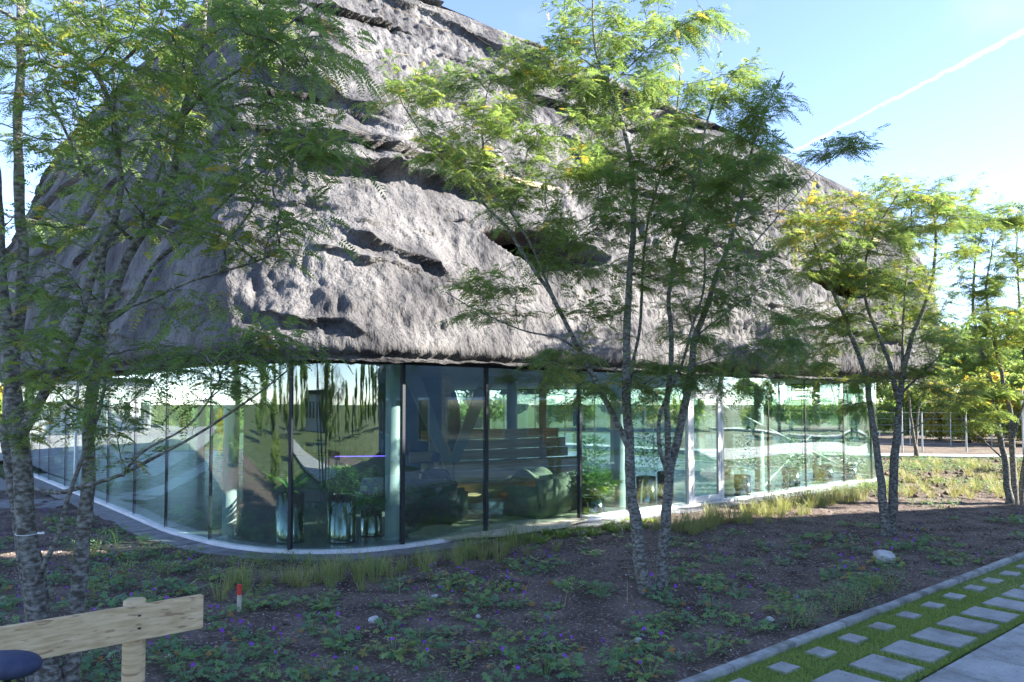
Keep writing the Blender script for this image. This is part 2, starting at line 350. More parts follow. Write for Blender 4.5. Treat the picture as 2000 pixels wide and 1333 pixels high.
M['turf'] = soilmat('verge_turf', (.12, .16, .05), (.18, .22, .07))
def sheet(name, pts, z, m, kind='structure', top=None):
    b = MB(); n = len(pts); b.add([(x, y, z) for x, y in pts], [tuple(range(n))]); o = b.build(name, m); tag(o, kind=kind); return o
b = MB(); R = 900
b.add([(-R, -R, -.22), (R, -R, -.22), (R, R, -.22), (-R, R, -.22)], [(0, 1, 2, 3)]); tag(b.build('ground', M['field']), kind='structure')
def strip(name, line, wd, z0, th, m):
    P = np.array(line, float); T = np.gradient(P, axis=0); T /= np.linalg.norm(T, axis=1)[:, None]; Nn = np.stack([-T[:, 1], T[:, 0]], 1)
    A = P + Nn * wd / 2; Bq = P - Nn * wd / 2; k = len(P); v = [(*p, z0 + th) for p in A] + [(*p, z0 + th) for p in Bq] + [(*p, z0) for p in A] + [(*p, z0) for p in Bq]
    f = []
    for i in range(k - 1):
        f += [(i, i + k, i + k + 1, i + 1), (i, i + 1, i + 1 + 2 * k, i + 2 * k), (i + k, i + 3 * k, i + 1 + 3 * k, i + 1 + k)]
    f += [(0, 2 * k, 3 * k, k), (k - 1, 2 * k - 1, 4 * k - 1, 3 * k - 1)]
    o = MB().add(v, f).build(name, m); tag(o, kind='structure'); return o
# planting bed: one relief sheet, sunk under paving, verge and pavilion
PL = np.array([G(s) + GN(s) * .45 for s in np.arange(0, GL, .4)])
def soil_z(x, y):
    z = .035 * fbm(x * .9, y * .9, s=3) + .030 * fbm(x * 4, y * 4, s=5) + .020 * fbm(x * 13, y * 13, o=3, s=9)
    return z
def bed(name, x0, x1, y0, y1, st, m, zoff=0.0):
    xs = np.arange(x0, x1 + st / 2, st); ys = np.arange(y0, y1 + st / 2, st); X, Y = np.meshgrid(xs, ys)
    Z = soil_z(X, Y) + zoff
    nn = (X - K0[0]) * NV[0] + (Y - K0[1]) * NV[1]
    Z = np.where(nn > -.10, -.14, Z); Z = np.where(nn > -.16, np.minimum(Z, .0), Z)
    dist = np.full(X.shape, 9.0)
    ins = poly_inside(X, Y, PL)
    Z = np.where(ins, -.10, Z)
    V = np.stack([X, Y, Z], -1).reshape(-1, 3); w_ = len(xs); i = np.arange(len(ys) - 1)[:, None] * w_; j = np.arange(w_ - 1)[None]
    Q = np.stack([i + j, i + j + 1, i + w_ + j + 1, i + w_ + j], -1).reshape(-1, 4)
    keep = ~(ins[:-1, :-1] & ins[1:, 1:]).ravel() & ~((nn[:-1, :-1] > .5) & (nn[1:, 1:] > .5)).ravel()
    return tag(quads(name, V, Q[keep], m, smooth=True), kind='structure')
bed('soil_bed', -11, 12.5, 3.2, 19.6, .045, M['soil'])
bed('soil_bed', 12.5, 34, 12, 19.6, .12, M['soil'])
bed('soil_bed', 9, 34, 19.6, 31.5, .12, M['tilled'], -.02)
bed('soil_bed', -34, -11, 6, 20, .12, M['soil'], -.02)
for a, bq, c_, d_ in [(-60, -19.9, 20, 60)]:
    pass
tag(sheet('plaza', [(-70, 20.3), (-13.3, 20.3), (-21, 29), (-22, 40), (-30, 60), (-70, 60)], -.06, mat('plaza_paving', (.20, .20, .19), .9, col2=(.28, .27, .26), scale=2)))
strip('path', [(-30, 15.5), (-16, 16.9), (-10.2, 17.3)], 1.5, -.1, .115, M['basalt'])
sheet('tilled_field', [(9, 35.5), (9, 60), (70, 60), (70, 30), (24, 33.6), (15.5, 35.2)], -.17, M['tilled'])
strip('path', [(2, 44), (8, 38), (15, 34.2), (23, 32.8), (36, 29.5), (60, 22)], 1.5, -.16, .14, M['road'])
# ---- kerb, verge, stepping slabs, paved path
verge = tag(strip('grass_verge', [en(-8, .5), en(14, .5), en(40, .5)], 1.16, -.1, .1 - .006, M['turf']))
k = 0; a = -2.6
while a < 15:
    L_ = 1.0
    o = MB().cham((0, 0, 0), (L_ - .012, .10, .16), .008).build('kerb_stone', M['kerb'], verge)
    x, y = en(a + L_ / 2, -.05); o.location = (x, y, -.035 + random.uniform(-.004, .004)); o.rotation_euler = (random.uniform(-.01, .01), random.uniform(-.006, .006), ERZ + random.uniform(-.006, .006)); a += L_
proto1 = MB().cham((0, 0, 0), (.24, .195, .06), .006).build('stepping_slab', M['concrete'], verge)
proto2 = MB().cham((0, 0, 0), (.455, .46, .06), .007).build('stepping_slab', M['concrete'], verge)
first1 = first2 = True
for i in range(-6, 22):
    for pr, a0, n0 in ((proto1, .795, .235), (proto2, 1.52 - .0, .785)):
        a = a0 + (i) * .632
        o = pr if (i == -6) else pr.copy()
        if i != -6: COL.objects.link(o)
        x, y = en(a, n0); o.location = (x + random.uniform(-.01, .01), y + random.uniform(-.01, .01), -.012 + random.uniform(-.003, .004)); o.rotation_euler = (random.uniform(-.008, .008), random.uniform(-.008, .008), ERZ + random.uniform(-.02, .02))
pathway = tag(strip('paved_path', [en(-8, 3.4), en(14, 3.4), en(40, 3.4)], 4.55, -.12, .09, M['soil']))
pr = MB().cham((0, 0, 0), (.623, .993, .06), .005).build('paving_slab', M['concrete'], pathway); fst = True
for i in range(-6, 22):
    for j in range(4):
        o = pr if fst else pr.copy()
        if not fst: COL.objects.link(o)
        fst = False
        x, y = en(1.84 + (i + .5) * .632, 1.12 + .5 + j); o.location = (x, y, -.022 + random.uniform(-.0015, .0015)); o.rotation_euler = (0, 0, ERZ)
strip('soil_bed', [en(-14, 9.2), en(4, 9.2)], 6.6, -.2, .12, M['soil']); strip('path', [en(-60, 3.4), en(-8, 3.4)], 4.6, -.13, .09, M['concrete'])
strip('path', [en(14, 3.4), en(40, 3.4)], 4.5, -.1, .09, M['concrete'])
# ================================================================== pavilion
pav = tag(empty('pavilion', (0, 12, 0)), 'glass walled pavilion under a large craggy charcoal grey mountain shaped roof', 'pavilion'); pav.location = (0, 0, 0)
def ring_poly(off, step, s0=0, s1=None):
    s = np.arange(s0, (GL if s1 is None else s1), step); return G(s) + GN(s) * off
def prism(poly, z0, z1):
    n = len(poly); b = MB(); b.add([(*p, z0) for p in poly] + [(*p, z1) for p in poly], [tuple(range(n))[::-1], tuple(range(n, 2 * n))] + [(i, (i + 1) % n, n + (i + 1) % n, n + i) for i in range(n)]); return b
prism(ring_poly(-.06, .5), -.1, .055).build('floor', M['floor'], pav)
prism(ring_poly(-.12, .5), 2.99, 3.2).build('ceiling', M['ceiling'], pav)
def band(s0, s1, o0, o1, z0, z1, step=.15):
    n = max(2, int((s1 - s0) / step) + 1); s = np.linspace(s0, s1, n); g = G(s); q = GN(s); A = g + q * o0; Bq = g + q * o1
    V = np.concatenate([np.c_[A, np.full(n, z0)], np.c_[Bq, np.full(n, z0)], np.c_[Bq, np.full(n, z1)], np.c_[A, np.full(n, z1)]])
    i = np.arange(n - 1); f = []
    for a, c in ((0, 1), (1, 2), (2, 3), (3, 0)): f += [(a * n + k, a * n + k + 1, c * n + k + 1, c * n + k) for k in i]
    f += [(0, n, 2 * n, 3 * n), (n - 1, 4 * n - 1, 3 * n - 1, 2 * n - 1)]
    return MB().add(V.tolist(), f)
def glassband(s0, s1):
    n = max(3, int((s1 - s0) / .05) + 1); s = np.linspace(s0, s1, n); g = G(s); q = GN(s); b_ = MB()
    for o_, rev in ((0, False), (-.024, True)):
        A = g + q * o_; v = [(x, y, .07) for x, y in A] + [(x, y, 2.955) for x, y in A]; f = [(i, i + 1, n + i + 1, n + i) for i in range(n - 1)]
        b_.add(v, [t[::-1] for t in f] if rev else f, True)
    for i in (0, n - 1):
        p, r_ = g[i], g[i] - q[i] * .024; b_.add([(p[0], p[1], .07), (r_[0], r_[1], .07), (r_[0], r_[1], 2.955), (p[0], p[1], 2.955)], [(0, 1, 2, 3)])
    return b_
PANEPX = [96, 128, 147, 186, 213, 264, 330, 408, 565, 784, 946, 1116, 1226, 1343, 1417, 1499, 1571, 1645, 1702]
cuts = [s_px(p) for p in PANEPX]
c0 = cuts[0]; extra = []
q = c0 - 1.5
while q > 0.3: extra.append(q); q -= 1.5
q = cuts[-1] + .55; e2 = []
while q < GL + extra[-1] - .8: e2.append(q); q += 1.7
allc = extra[::-1] + cuts + e2
sD0, sD1 = s_px(1343), s_px(1417); dark = {s_px(p) for p in (565, 784, 946, 1116)}; sW = s_px(147)
for i, s0 in enumerate(allc):
    s1 = allc[i + 1] if i + 1 < len(allc) else allc[0] + GL
    # base frame piece and fascia piece
    band(s0 + .003, s1 - .003, -.07, .06, -.06, .07).build('base_frame', M['white_metal'], pav)
    band(s0, s1, -.05, .04, 2.955, 3.06).build('head_frame', M['mullion'], pav)
    if abs(s0 - sD0) > .01: glassband(s0 + .012, s1 - .012).build('glass_pane', M['glass'], pav)
    g = G(s0); n_ = GN(s0); rz = math.atan2(n_[1], n_[0]) + PI / 2
    if s0 in dark: wd, dp, mt = .05, .09, M['mullion']
    elif abs(s0 - sW) < .01: wd, dp, mt = .09, .08, M['white_metal']
    elif abs(s0 - sD0) < .01 or abs(s0 - sD1) < .01: continue
    else: wd, dp, mt = .022, .05, M['mullion']
    MB().box((g[0] - n_[0] * .02, g[1] - n_[1] * .02, 1.515), (wd, dp, 2.89), rz).build('mullion', mt, pav)
# the white door
g0, g1 = G(sD0), G(sD1); dv = g1 - g0; dL = float(np.linalg.norm(dv)); rz = math.atan2(dv[1], dv[0]); dn = np.array([dv[1], -dv[0]]) / dL; du = dv / dL; mid = (g0 + g1) / 2
def DP(t, o, z): p = g0 + du * t + dn * o; return (p[0], p[1], z)
door = MB()
for t in (.045, dL - .045): door.box(DP(t, 0, 1.515), (.09, .10, 2.89), rz)
door.box(DP(dL / 2, 0, 2.60), (dL - .19, .09, .09), rz)
door = door.build('door', M['white_metal'], pav)
lf = MB()
for t in (.155, dL - .155): lf.box(DP(t, .012, 1.315), (.11, .06, 2.46), rz)
lf.box(DP(dL / 2, .012, .15), (dL - .43, .055, .13), rz); lf.box(DP(dL / 2, .012, 2.49), (dL - .43, .055, .11), rz)
lf.build('door_leaf', M['white_metal'], door)
MB().box(DP(dL / 2, .01, 1.32), (dL - .42, .02, 2.2), rz).build('glass_pane', M['glass'], door)
MB().box(DP(dL / 2, .01, 2.8), (dL - .19, .02, .3), rz).build('glass_pane', M['glass'], door)
hd = MB(); hd.tube([DP(dL - .155, .045, 1.05), DP(dL - .155, .09, 1.05), DP(dL - .27, .09, 1.05)], .012); hd.box(DP(dL - .155, .048, 1.05), (.035, .012, .22), rz)
hd.build('door_handle', M['fence'], door)
for z in (.4, 1.3, 2.2): MB().tube([DP(.115, .05, z - .06), DP(.115, .05, z + .06)], .014).build('hinge', M['fence'], door)
# plinth paving round the glass line
plinth = tag(empty('plinth_paving'), kind='structure')
s = c0 - 3; se = s_px(1702) + 1.4
while s < se:
    L_ = .92; w_ = .44 + .0 * random.random()
    o = band(s + .006, s + L_ - .006, .066, .066 + w_, -.08, .018 + random.uniform(-.004, .004), .3).build('plinth_slab', M['basalt'], plinth); s += L_
# columns, beams and braces
def column(px, py, r):
    x, y = gnd(px, py, .05); MB().lathe((x, y, .055), [(r + .05, 0), (r + .05, .012), (r, .013), (r, 2.93)], 20).build('column', M['column'], pav)
for px, py, r in ((449, 1050, .13), (767, 1052, .135), (1212, 990, .13), (1484, 958, .12), (1596, 938, .12)): column(px, py, r)
for x, y in ((-9, 26), (-3, 30), (4, 29), (-13, 31), (0, 22), (7, 24)): MB().lathe((x, y, .055), [(.16, 0), (.16, 2.93)], 16).build('column', M['column'], pav)
def pxz(px, py, Y): return at(px, py, Y)
for p, q_, Y0, Y1 in (((1413, 792), (1672, 925), 17.9, 23.0), ((1630, 800), (1492, 950), 23.0, 19.4)):
    MB().tube([at(*p, Y0), at(*q_, Y1)], .022, 8).build('brace_rod', M['white_metal'], pav)
# timber tribune wall seen through the glass: individual boards
tw0 = at(800, 780, 17.2); tw1 = at(1108, 780, 19.5)
vd = Vector((tw1.x - tw0.x, tw1.y - tw0.y, 0)); TL = vd.length; trz = math.atan2(vd.y, vd.x); tu = vd.normalized(); tn_ = Vector((tu.y, -tu.x, 0))
for i in range(7):
    step = 0 if i > 3 else (4 - i) * .38
    c = Vector((tw0.x, tw0.y, 0)) + tu * (TL / 2 + .2 * (i % 2)) + tn_ * step
    z = .06 + .19 + i * .2 if i < 12 else 0
    if i >= 4: z = .06 + .19 + .8 + (i - 4) * .25 + .02
    MB().cham((c.x, c.y, z), (TL - (0 if i < 5 else .6), .40 if i < 4 else .06, .19 if i < 4 else .235), .006, trz).build('timber_board', M['planks'], pav)
for px, Y, wd in ((872, 16.9, .16), (1060, 19.0, .12), (950, 20.5, .12)):
    c = at(px, 800, Y); MB().box((c.x, c.y, 1.52), (wd, .16, 2.92), trz).build('post', M['planks'], pav)
# slanted pale panel (V shaped beam)
a_ = at(790, 722, 14.6); b_ = at(876, 925, 15.2); c_ = at(940, 722, 15.4)
mbv = MB(); nrm = Vector((.5, -.85, 0)) * .06
M['beam'] = mat('beam_grey', (.26, .26, .22), .6); P5 = [at(790, 735, 14.6), at(822, 735, 14.8), at(884, 905, 15.2), at(866, 905, 15.1)]
mbv.add([p for p in P5] + [p - nrm for p in P5], [(0, 1, 2, 3), (7, 6, 5, 4), (0, 4, 5, 1), (1, 5, 6, 2), (2, 6, 7, 3), (3, 7, 4, 0)]); mbv.build('slanted_beam', M['beam'], pav)
P5 = [at(968, 735, 15.9), at(940, 735, 15.7), at(878, 905, 15.2), at(896, 905, 15.3)]
mbv = MB(); mbv.add([p for p in P5] + [p - nrm for p in P5], [(3, 2, 1, 0), (4, 5, 6, 7), (0, 1, 5, 4), (1, 2, 6, 5), (2, 3, 7, 6), (3, 0, 4, 7)]); mbv.build('slanted_beam', M['beam'], pav)
# solid core behind the bar
c = at(660, 800, 19); MB().box((c.x, c.y + 1.5, 1.52), (5.2, 3.0, 2.92), math.radians(12)).build('core_wall', mat('grey_core_wall', (.14, .15, .15), .8, col2=(.2, .2, .19), scale=2), pav)
# ---- roof shell
Pk = at(590, -106, 22.0); Sh = at(1738, 408, 24.3); SL_ = at(62, 395, 30.5)
ND = [(-19.5, 30.6, SL_ + Vector((-1.2, 1.0, -2.4))), (-19.2, 28.8, SL_ + Vector((-1.2, .3, -2.4))), (-14.5, 22.8, at(120, 280, 29.0)), (-9.95, 17.7, at(300, 95, 26.5)), (-6.35, 13.6, at(440, -30, 23.9)), (-5.1, 12.42, at(490, -70, 22.6)), (-4.4, 11.9, at(508, -80, 22.2)), (-3.4, 11.52, at(535, -92, 22)), (-1.6, 12.08, Pk),
      (1.17, 14.4, at(900, 30, 22.4)), (3.92, 16.6, at(1180, 150, 22.9)), (6.55, 18.8, at(1400, 252, 23.4)), (9.44, 21.15, at(1600, 338, 23.9)), (10.67, 22.0, Sh), (11.2, 22.75, Sh), (11.1, 23.7, Sh), (7.0, 29.5, at(1400, 243, 23.4)), (0, 36.3, Pk), (-9, 37.0, Pk * .6 + SL_ * .4), (-17.5, 34, SL_ + Vector((0, .6, -1)))]
ts = np.array([s_of((a, b_)) for a, b_, _ in ND]); Tv = np.array([tuple(v) for _, _, v in ND]); od = np.argsort(ts); ts = ts[od]; Tv = Tv[od]
ts3 = np.r_[ts - GL, ts, ts + GL]; Tv3 = np.vstack([Tv, Tv, Tv])
sa, sb, sc_ = s_of((-19.2, 28.8)), s_of((-3.9, 11.7)), s_of((11.2, 22.75))
us = np.r_[np.arange(sa, sb, .055), np.arange(sb, sc_ + .9, .042), np.linspace(sc_ + .95, GL + sa - .5, 60)]
nu = len(us); NVr = 370; vv = np.linspace(0, 1, NVr) ** 1.05
g = G(us); nrm = GN(us, .5)
sR = s_of((11.2, 22.9)); ext = .85 * np.exp(-((us - sR) / 1.7) ** 2)
Eo = g + nrm * (.30 + ext)[:, None]
# the eave turns a sharp corner where the glass below is rounded
sc0, sc1, sc2 = s_of((-7.2, 14.55)), s_of((-3.9, 11.7)), s_of((-2.4, 11.6)); C0 = np.array([-4.05, 11.2])
for (A_, B_, ea, eb) in ((sc0, sc1, None, C0), (sc1, sc2, C0, None)):
    kx = (us >= A_) & (us <= B_); tt = ((us[kx] - A_) / (B_ - A_))[:, None]
    pa = (G(A_) + GN(A_, .25) * .30) if ea is None else ea; pb = (G(B_) + GN(B_, .25) * .30) if eb is None else eb
    Eo[kx] = pa * (1 - tt) + pb * tt + GN((A_ + B_) / 2) * (.04 * np.sin(PI * tt))
dE = np.gradient(Eo, axis=0); dE /= np.linalg.norm(dE, axis=1)[:, None] + 1e-9; nE = np.stack([dE[:, 1], -dE[:, 0]], 1); k5 = np.ones(7) / 7
nE = np.stack([np.convolve(nE[:, q_], k5, 'same') for q_ in (0, 1)], 1); nE /= np.linalg.norm(nE, axis=1)[:, None] + 1e-9
kx = (us >= sc0 - .3) & (us <= sc2 + .3); nrm = np.where(kx[:, None], nE, nrm)
T = np.stack([np.interp(us, ts3, Tv3[:, k]) for k in range(3)], -1)
ker = np.hanning(41); ker /= ker.sum()
E3 = np.c_[Eo, np.full(nu, 3.05)]
U = us[:, None] * np.ones(NVr)[None]; Vp = vv[None] * np.ones(nu)[:, None]
base = E3[:, None] * (1 - vv)[None, :, None] + T[:, None] * vv[None, :, None]
slen = np.linalg.norm(T - E3, axis=1)[:, None] * Vp
bul = .75 * np.sin(PI * Vp ** .8) + .34 * (1 - np.exp(-slen / .16)) * np.exp(-slen / 1.6)
base[..., :2] += nrm[:, None] * bul[..., None]
base[..., 2] += .12 * (np.exp(-((slen - .3) / .25) ** 2)) * 0
du_ = np.gradient(base, axis=0); dv_ = np.gradient(base, axis=1); FN = np.cross(du_, dv_); FN /= np.linalg.norm(FN, axis=-1)[..., None] + 1e-9
sgn = np.sign((FN[..., :2] * nrm[:, None]).sum(-1)); FN *= np.where(sgn == 0, 1, sgn)[..., None]
PX, PY = projn(base); DY = base[..., 1]
H_ = base[..., 2]; fade0 = sstep(.15, 1.0, slen); top = sstep(1.0, .93, Vp)
wx = U + .5 * fbm(U * .5, H_ * .5, s=31)
tilt = H_ + .16 * U * np.sign(U - sb) * .8      # strata dip
D = .09 * fbm(wx * .35, tilt * .7, s=41) * fade0 + .12 * fbm(wx * .22, tilt * 1.5, s=43) * fade0
q1 = tilt * .75 + .9 * fbm(wx * .17, tilt * .35, s=51) ; saw = q1 - np.floor(q1); msk = sstep(.0, .35, fbm(wx * .24, tilt * .9, s=61)) * sstep(1.6, 3.2, slen)
def ledge(fr, up, dn):      # fr: 0 at lip going up to 1 ; overhang shape
    return up * np.exp(-fr / .22) - dn * np.exp(-(1 - fr) / .12)
DH = -msk * ledge(saw, .26, .24) * fade0
q2 = tilt * 1.9 + .8 * fbm(wx * .3, tilt * .6, s=71) ; saw2 = q2 - np.floor(q2); msk2 = sstep(.05, .4, fbm(wx * .38, tilt * 1.3, s=81)) * sstep(1.0, 2.4, slen)
DH -= msk2 * ledge(saw2, .10, .10) * fade0
# broad horizontal strata, and the fine lumpy sprayed crust
lump = fbm(U * 9.5, H_ * 5.2, s=91, o=2); drip = vnoise(U * 11 + 2 * vnoise(U * 2, H_ * 2), H_ * 4.2, s=95)
rough_ = .55 + .75 * sstep(-.3, .4, fbm(U * .4, H_ * .6, s=99))
D += (.058 * lump + .040 * drip) * rough_
D += .02 * fbm(U * 2.6, H_ * 2.8, s=101, o=2)
# traced ledges
FEAT = [([(500, 395), (600, 400), (700, 410)], .10, .2), ([(480, 560), (560, 556), (650, 566)], .08, .2), ([(820, 100), (900, 128), (1000, 160), (1080, 190)], .16, .3), ([(900, 600), (1000, 612), (1100, 622)], .08, .2), ([(485, 128), (560, 150), (640, 178), (700, 205), (770, 238)], .34, .5), ([(650, 205), (720, 232), (800, 268)], .28, .3), ([(585, 300), (660, 312), (760, 322), (850, 348), (940, 372), (1015, 388)], .46, .5),
        ([(700, 265), (760, 290), (850, 305), (920, 335)], .3, .3), ([(645, 440), (700, 455), (780, 485), (850, 520), (880, 540)], .30, .35), ([(600, 482), (690, 500), (780, 522), (850, 538)], .18, .2),
        ([(670, 425), (760, 440), (820, 470)], .10, .2), ([(850, 545), (925, 570), (990, 590)], .14, .2), ([(485, 612), (560, 616), (640, 624), (700, 640), (725, 645)], .24, .22),
        ([(735, -10), (850, 42), (950, 92), (1060, 130), (1180, 182), (1270, 216), (1340, 240)], .34, .55), ([(1075, 235), (1110, 262), (1150, 305), (1200, 330)], .34, .4), ([(1480, 588), (1545, 612)], .25, .3), ([(1500, 610), (1540, 622)], .2, .2), ([(1365, 634), (1420, 640)], .15, .2),
        ([(1240, 300), (1350, 345), (1440, 400), (1520, 430)], .2, .3), ([(1300, 450), (1420, 480), (1540, 500)], .26, .3), ([(1560, 312), (1620, 336), (1710, 378)], .25, .3), ([(1600, 420), (1680, 440), (1760, 470)], .2, .3), ([(1620, 640), (1700, 655), (1780, 668)], .18, .3),
        ([(860, 200), (950, 240), (1040, 262)], .16, .25), ([(840, 395), (880, 408), (930, 416)], .12, .2), ([(60, 505), (95, 492), (150, 470)], .4, .3), ([(205, 655), (260, 668)], .35, .25), ([(250, 250), (330, 230), (400, 235)], .3, .3), ([(100, 600), (180, 590), (280, 560)], .25, .3), ([(300, 470), (380, 450), (440, 455)], .25, .25), ([(280, 610), (360, 600), (450, 612)], .2, .25)]
front = (U < sc_ + .9)
for pl, amp, wdt in FEAT:
    xs_ = [p[0] for p in pl]; ys_ = [p[1] for p in pl]
    wob = 8 * vnoise(PX / 55, PX * 0 + amp * 50) + 2 * vnoise(PX / 17, PX * 0 + 3)
    sd_ = (PY - np.interp(PX, xs_, ys_) - wob) * DY / FPX
    xm = np.minimum(sstep(xs_[0] - 14, xs_[0] + 55, PX), sstep(xs_[-1] + 20, xs_[-1] - 60, PX)) * front * (.78 + .5 * vnoise(PX / 45, PX * 0 + amp * 90))
    up_ = np.exp(np.minimum(sd_, 0) / (wdt * .75)) * (sd_ < 0); dn_ = np.exp(-np.maximum(sd_, 0) / (wdt * .5)) * (sd_ >= 0) * sstep(-.02, .14, sd_)
    # undercut: sharp inward step just below the lip
    D += xm * amp * .2 * (up_ - dn_); DH -= xm * amp * (.75 * up_ - 1.05 * dn_)
LENS = [[(913, 453), (928, 443), (1006, 437), (1060, 442), (1105, 462), (1150, 478), (1170, 494), (1200, 514), (1190, 528), (1160, 540), (1096, 549), (1042, 552), (1018, 530), (994, 511), (949, 482)],
        [(1573, 551), (1600, 530), (1650, 520), (1700, 530), (1760, 552), (1795, 565), (1750, 575), (1700, 587), (1645, 592), (1605, 573)]]
hole = np.zeros(PX.shape, bool)
LENS[0] = [(932 + (x - 913) * .88, 490 + (y - 492) * .78 + (x - 913) * .02) for x, y in LENS[0]]
for Lp in LENS:
    ins = poly_inside(PX, PY, Lp) & front
    dmin = np.full(PX.shape, 1e9); n = len(Lp)
    sub = (PX > min(p[0] for p in Lp) - 40) & (PX < max(p[0] for p in Lp) + 40) & (PY > min(p[1] for p in Lp) - 40) & (PY < max(p[1] for p in Lp) + 40)
    px_, py_ = PX[sub], PY[sub]; dm = np.full(px_.shape, 1e9)
    for i in range(n):
        ax, ay = Lp[i]; bx_, by_ = Lp[(i + 1) % n]; t = np.clip(((px_ - ax) * (bx_ - ax) + (py_ - ay) * (by_ - ay)) / ((bx_ - ax) ** 2 + (by_ - ay) ** 2), 0, 1)
        dm = np.minimum(dm, np.hypot(px_ - ax - t * (bx_ - ax), py_ - ay - t * (by_ - ay)))
    dmin[sub] = dm; dm_m = dmin * DY / FPX
    DH = np.where(ins, .8 * sstep(0, .14, dm_m), DH * sstep(0, .5, dm_m)); D = np.where(ins, D, D + .16 * np.exp(-dm_m / .25) * (dmin < 1e8))
    hole |= ins & (dm_m > .13)
D *= (.35 + .65 * fade0); lf_ = np.where(U < sb - .15, .42, 1.0); D *= lf_; DH *= np.where(lf_ < 1, .55, 1)
P = base + FN * (D * (.2 + .8 * top))[..., None]; P[..., :2] -= nrm[:, None] * DH[..., None]
# rounded lip and soffit rows in front of row 0
soff = np.c_[g - GN(us, .5) * .10, np.full(nu, 3.075)]; lip0 = np.c_[Eo - nrm * .02, np.full(nu, 2.99 + .03 * vnoise(us * 1.7, us * 0 + 5))]
lip1 = np.c_[Eo + nrm * .14, 2.985 + .035 * vnoise(us * 2.1, us * 0) + .015 * vnoise(us * 9, us * 0)]
rows = np.stack([soff, (soff + lip0) / 2 + [0, 0, -.01], lip0, lip1], 1)
P = np.concatenate([rows, P], 1); NR = P.shape[1]
hole = np.concatenate([np.zeros((nu, 4), bool), hole], 1)
i = np.arange(nu)[:, None]; j = np.arange(NR - 1)[None]; i2 = (i + 1) % nu
Q = np.stack([i * NR + j, i2 * NR + j, i2 * NR + j + 1, i * NR + j + 1], -1)
hk = hole[:, :-1] & hole[:, 1:]; hk &= np.roll(hk, -1, axis=0)
Q = Q.reshape(-1, 4)[~hk.ravel()]
rm = mat('charred_crust', (.055, .053, .056), .92, col2=(.165, .157, .153), scale=1.1, detail=10, bump=1, bscale=13, spec=.15, lo=.34, hi=.62, dist=.065, stretch=(1, 1, .45))
n = rm.node_tree.nodes; l = rm.node_tree.links
z = n.new('ShaderNodeTexNoise'); z.inputs['Scale'].default_value = 30; z.inputs['Detail'].default_value = 4; l.new(n['Mapping'].outputs[0], z.inputs[0])
r = n.new('ShaderNodeMapRange'); r.inputs[1].default_value = .32; r.inputs[2].default_value = .5; r.inputs[3].default_value = .5; r.inputs[4].default_value = 1.0; l.new(z.outputs[0], r.inputs[0])
x = n.new('ShaderNodeMixRGB'); x.blend_type = 'MULTIPLY'; x.inputs[0].default_value = 1; l.new(n[rm['ramp']].outputs[0], x.inputs[1]); l.new(r.outputs[0], x.inputs[2]); l.new(x.outputs[0], n['Principled BSDF'].inputs['Base Color'])
roof = quads('roof', P.reshape(-1, 3), Q, rm, pav, smooth=True)
roof['label'] = 'sculpted charcoal grey roof with ragged ledges and two eye shaped openings'
print('roof', len(Q))
im = np.argmin(np.where(front, (PX - 1016) ** 2 + (PY - 520) ** 2, 1e9)); bq = base.reshape(-1, 3)[im]; nq = nrm[im // NVr]
pw_ = Vector((bq[0] - nq[0] * .75, bq[1] - nq[1] * .75, bq[2] - .1)); rzd = math.radians(62)
wp = MB().cham(pw_, (1.2, .08, 1.05), .01, rzd).build('opening_frame', M['reveal'], pav)
MB().box(pw_ + Vector((.30 * math.cos(rzd) + .05 * math.sin(rzd), .30 * math.sin(rzd) - .05 * math.cos(rzd), 0)), (.45, .03, .9), rzd).build('pane', M['glass'], wp)
# behind the openings: dark recess box with timber soffit, window and balustrade
for (pa, pb, Yc, wd) in (((1060, 495), 0, 17.3, 4.2), ((1680, 560), 0, 23.4, 1.2)):
    c = at(pa[0], pa[1], Yc); rzf = math.radians(38)
    MB().box((c.x, c.y + .7, c.z - 1.0), (wd + .6, 2.4, .12), rzf).build('loggia_floor', M['ceiling'], pav)
    MB().box((c.x, c.y + .7, c.z + 1.35), (wd + .6, 2.4, .1), rzf).build('loggia_ceiling', M['planks'], pav)
    e = Vector((math.cos(rzf), math.sin(rzf), 0)); nb = Vector((-e.y, e.x, 0))
    cc = Vector((c.x, c.y + .5, c.z + .15))
    MB().box(cc + nb * .75, (wd + .6, .1, 2.4), rzf).build('loggia_wall', M['planks'], pav)
    fr = MB()
    for q_ in np.linspace(-wd / 2, wd / 2, 5): fr.box(cc + nb * .5 + e * q_, (.08, .1, 2.2), rzf)
    fr.box(cc + nb * .5 + Vector((0, 0, .9)), (wd, .08, .1), rzf)
    fr = fr.build('loggia_window', M['planks'], pav)
    MB().box(cc + nb * .54, (wd - .1, .02, 2.0), rzf).build('pane', M['farglass'], fr)
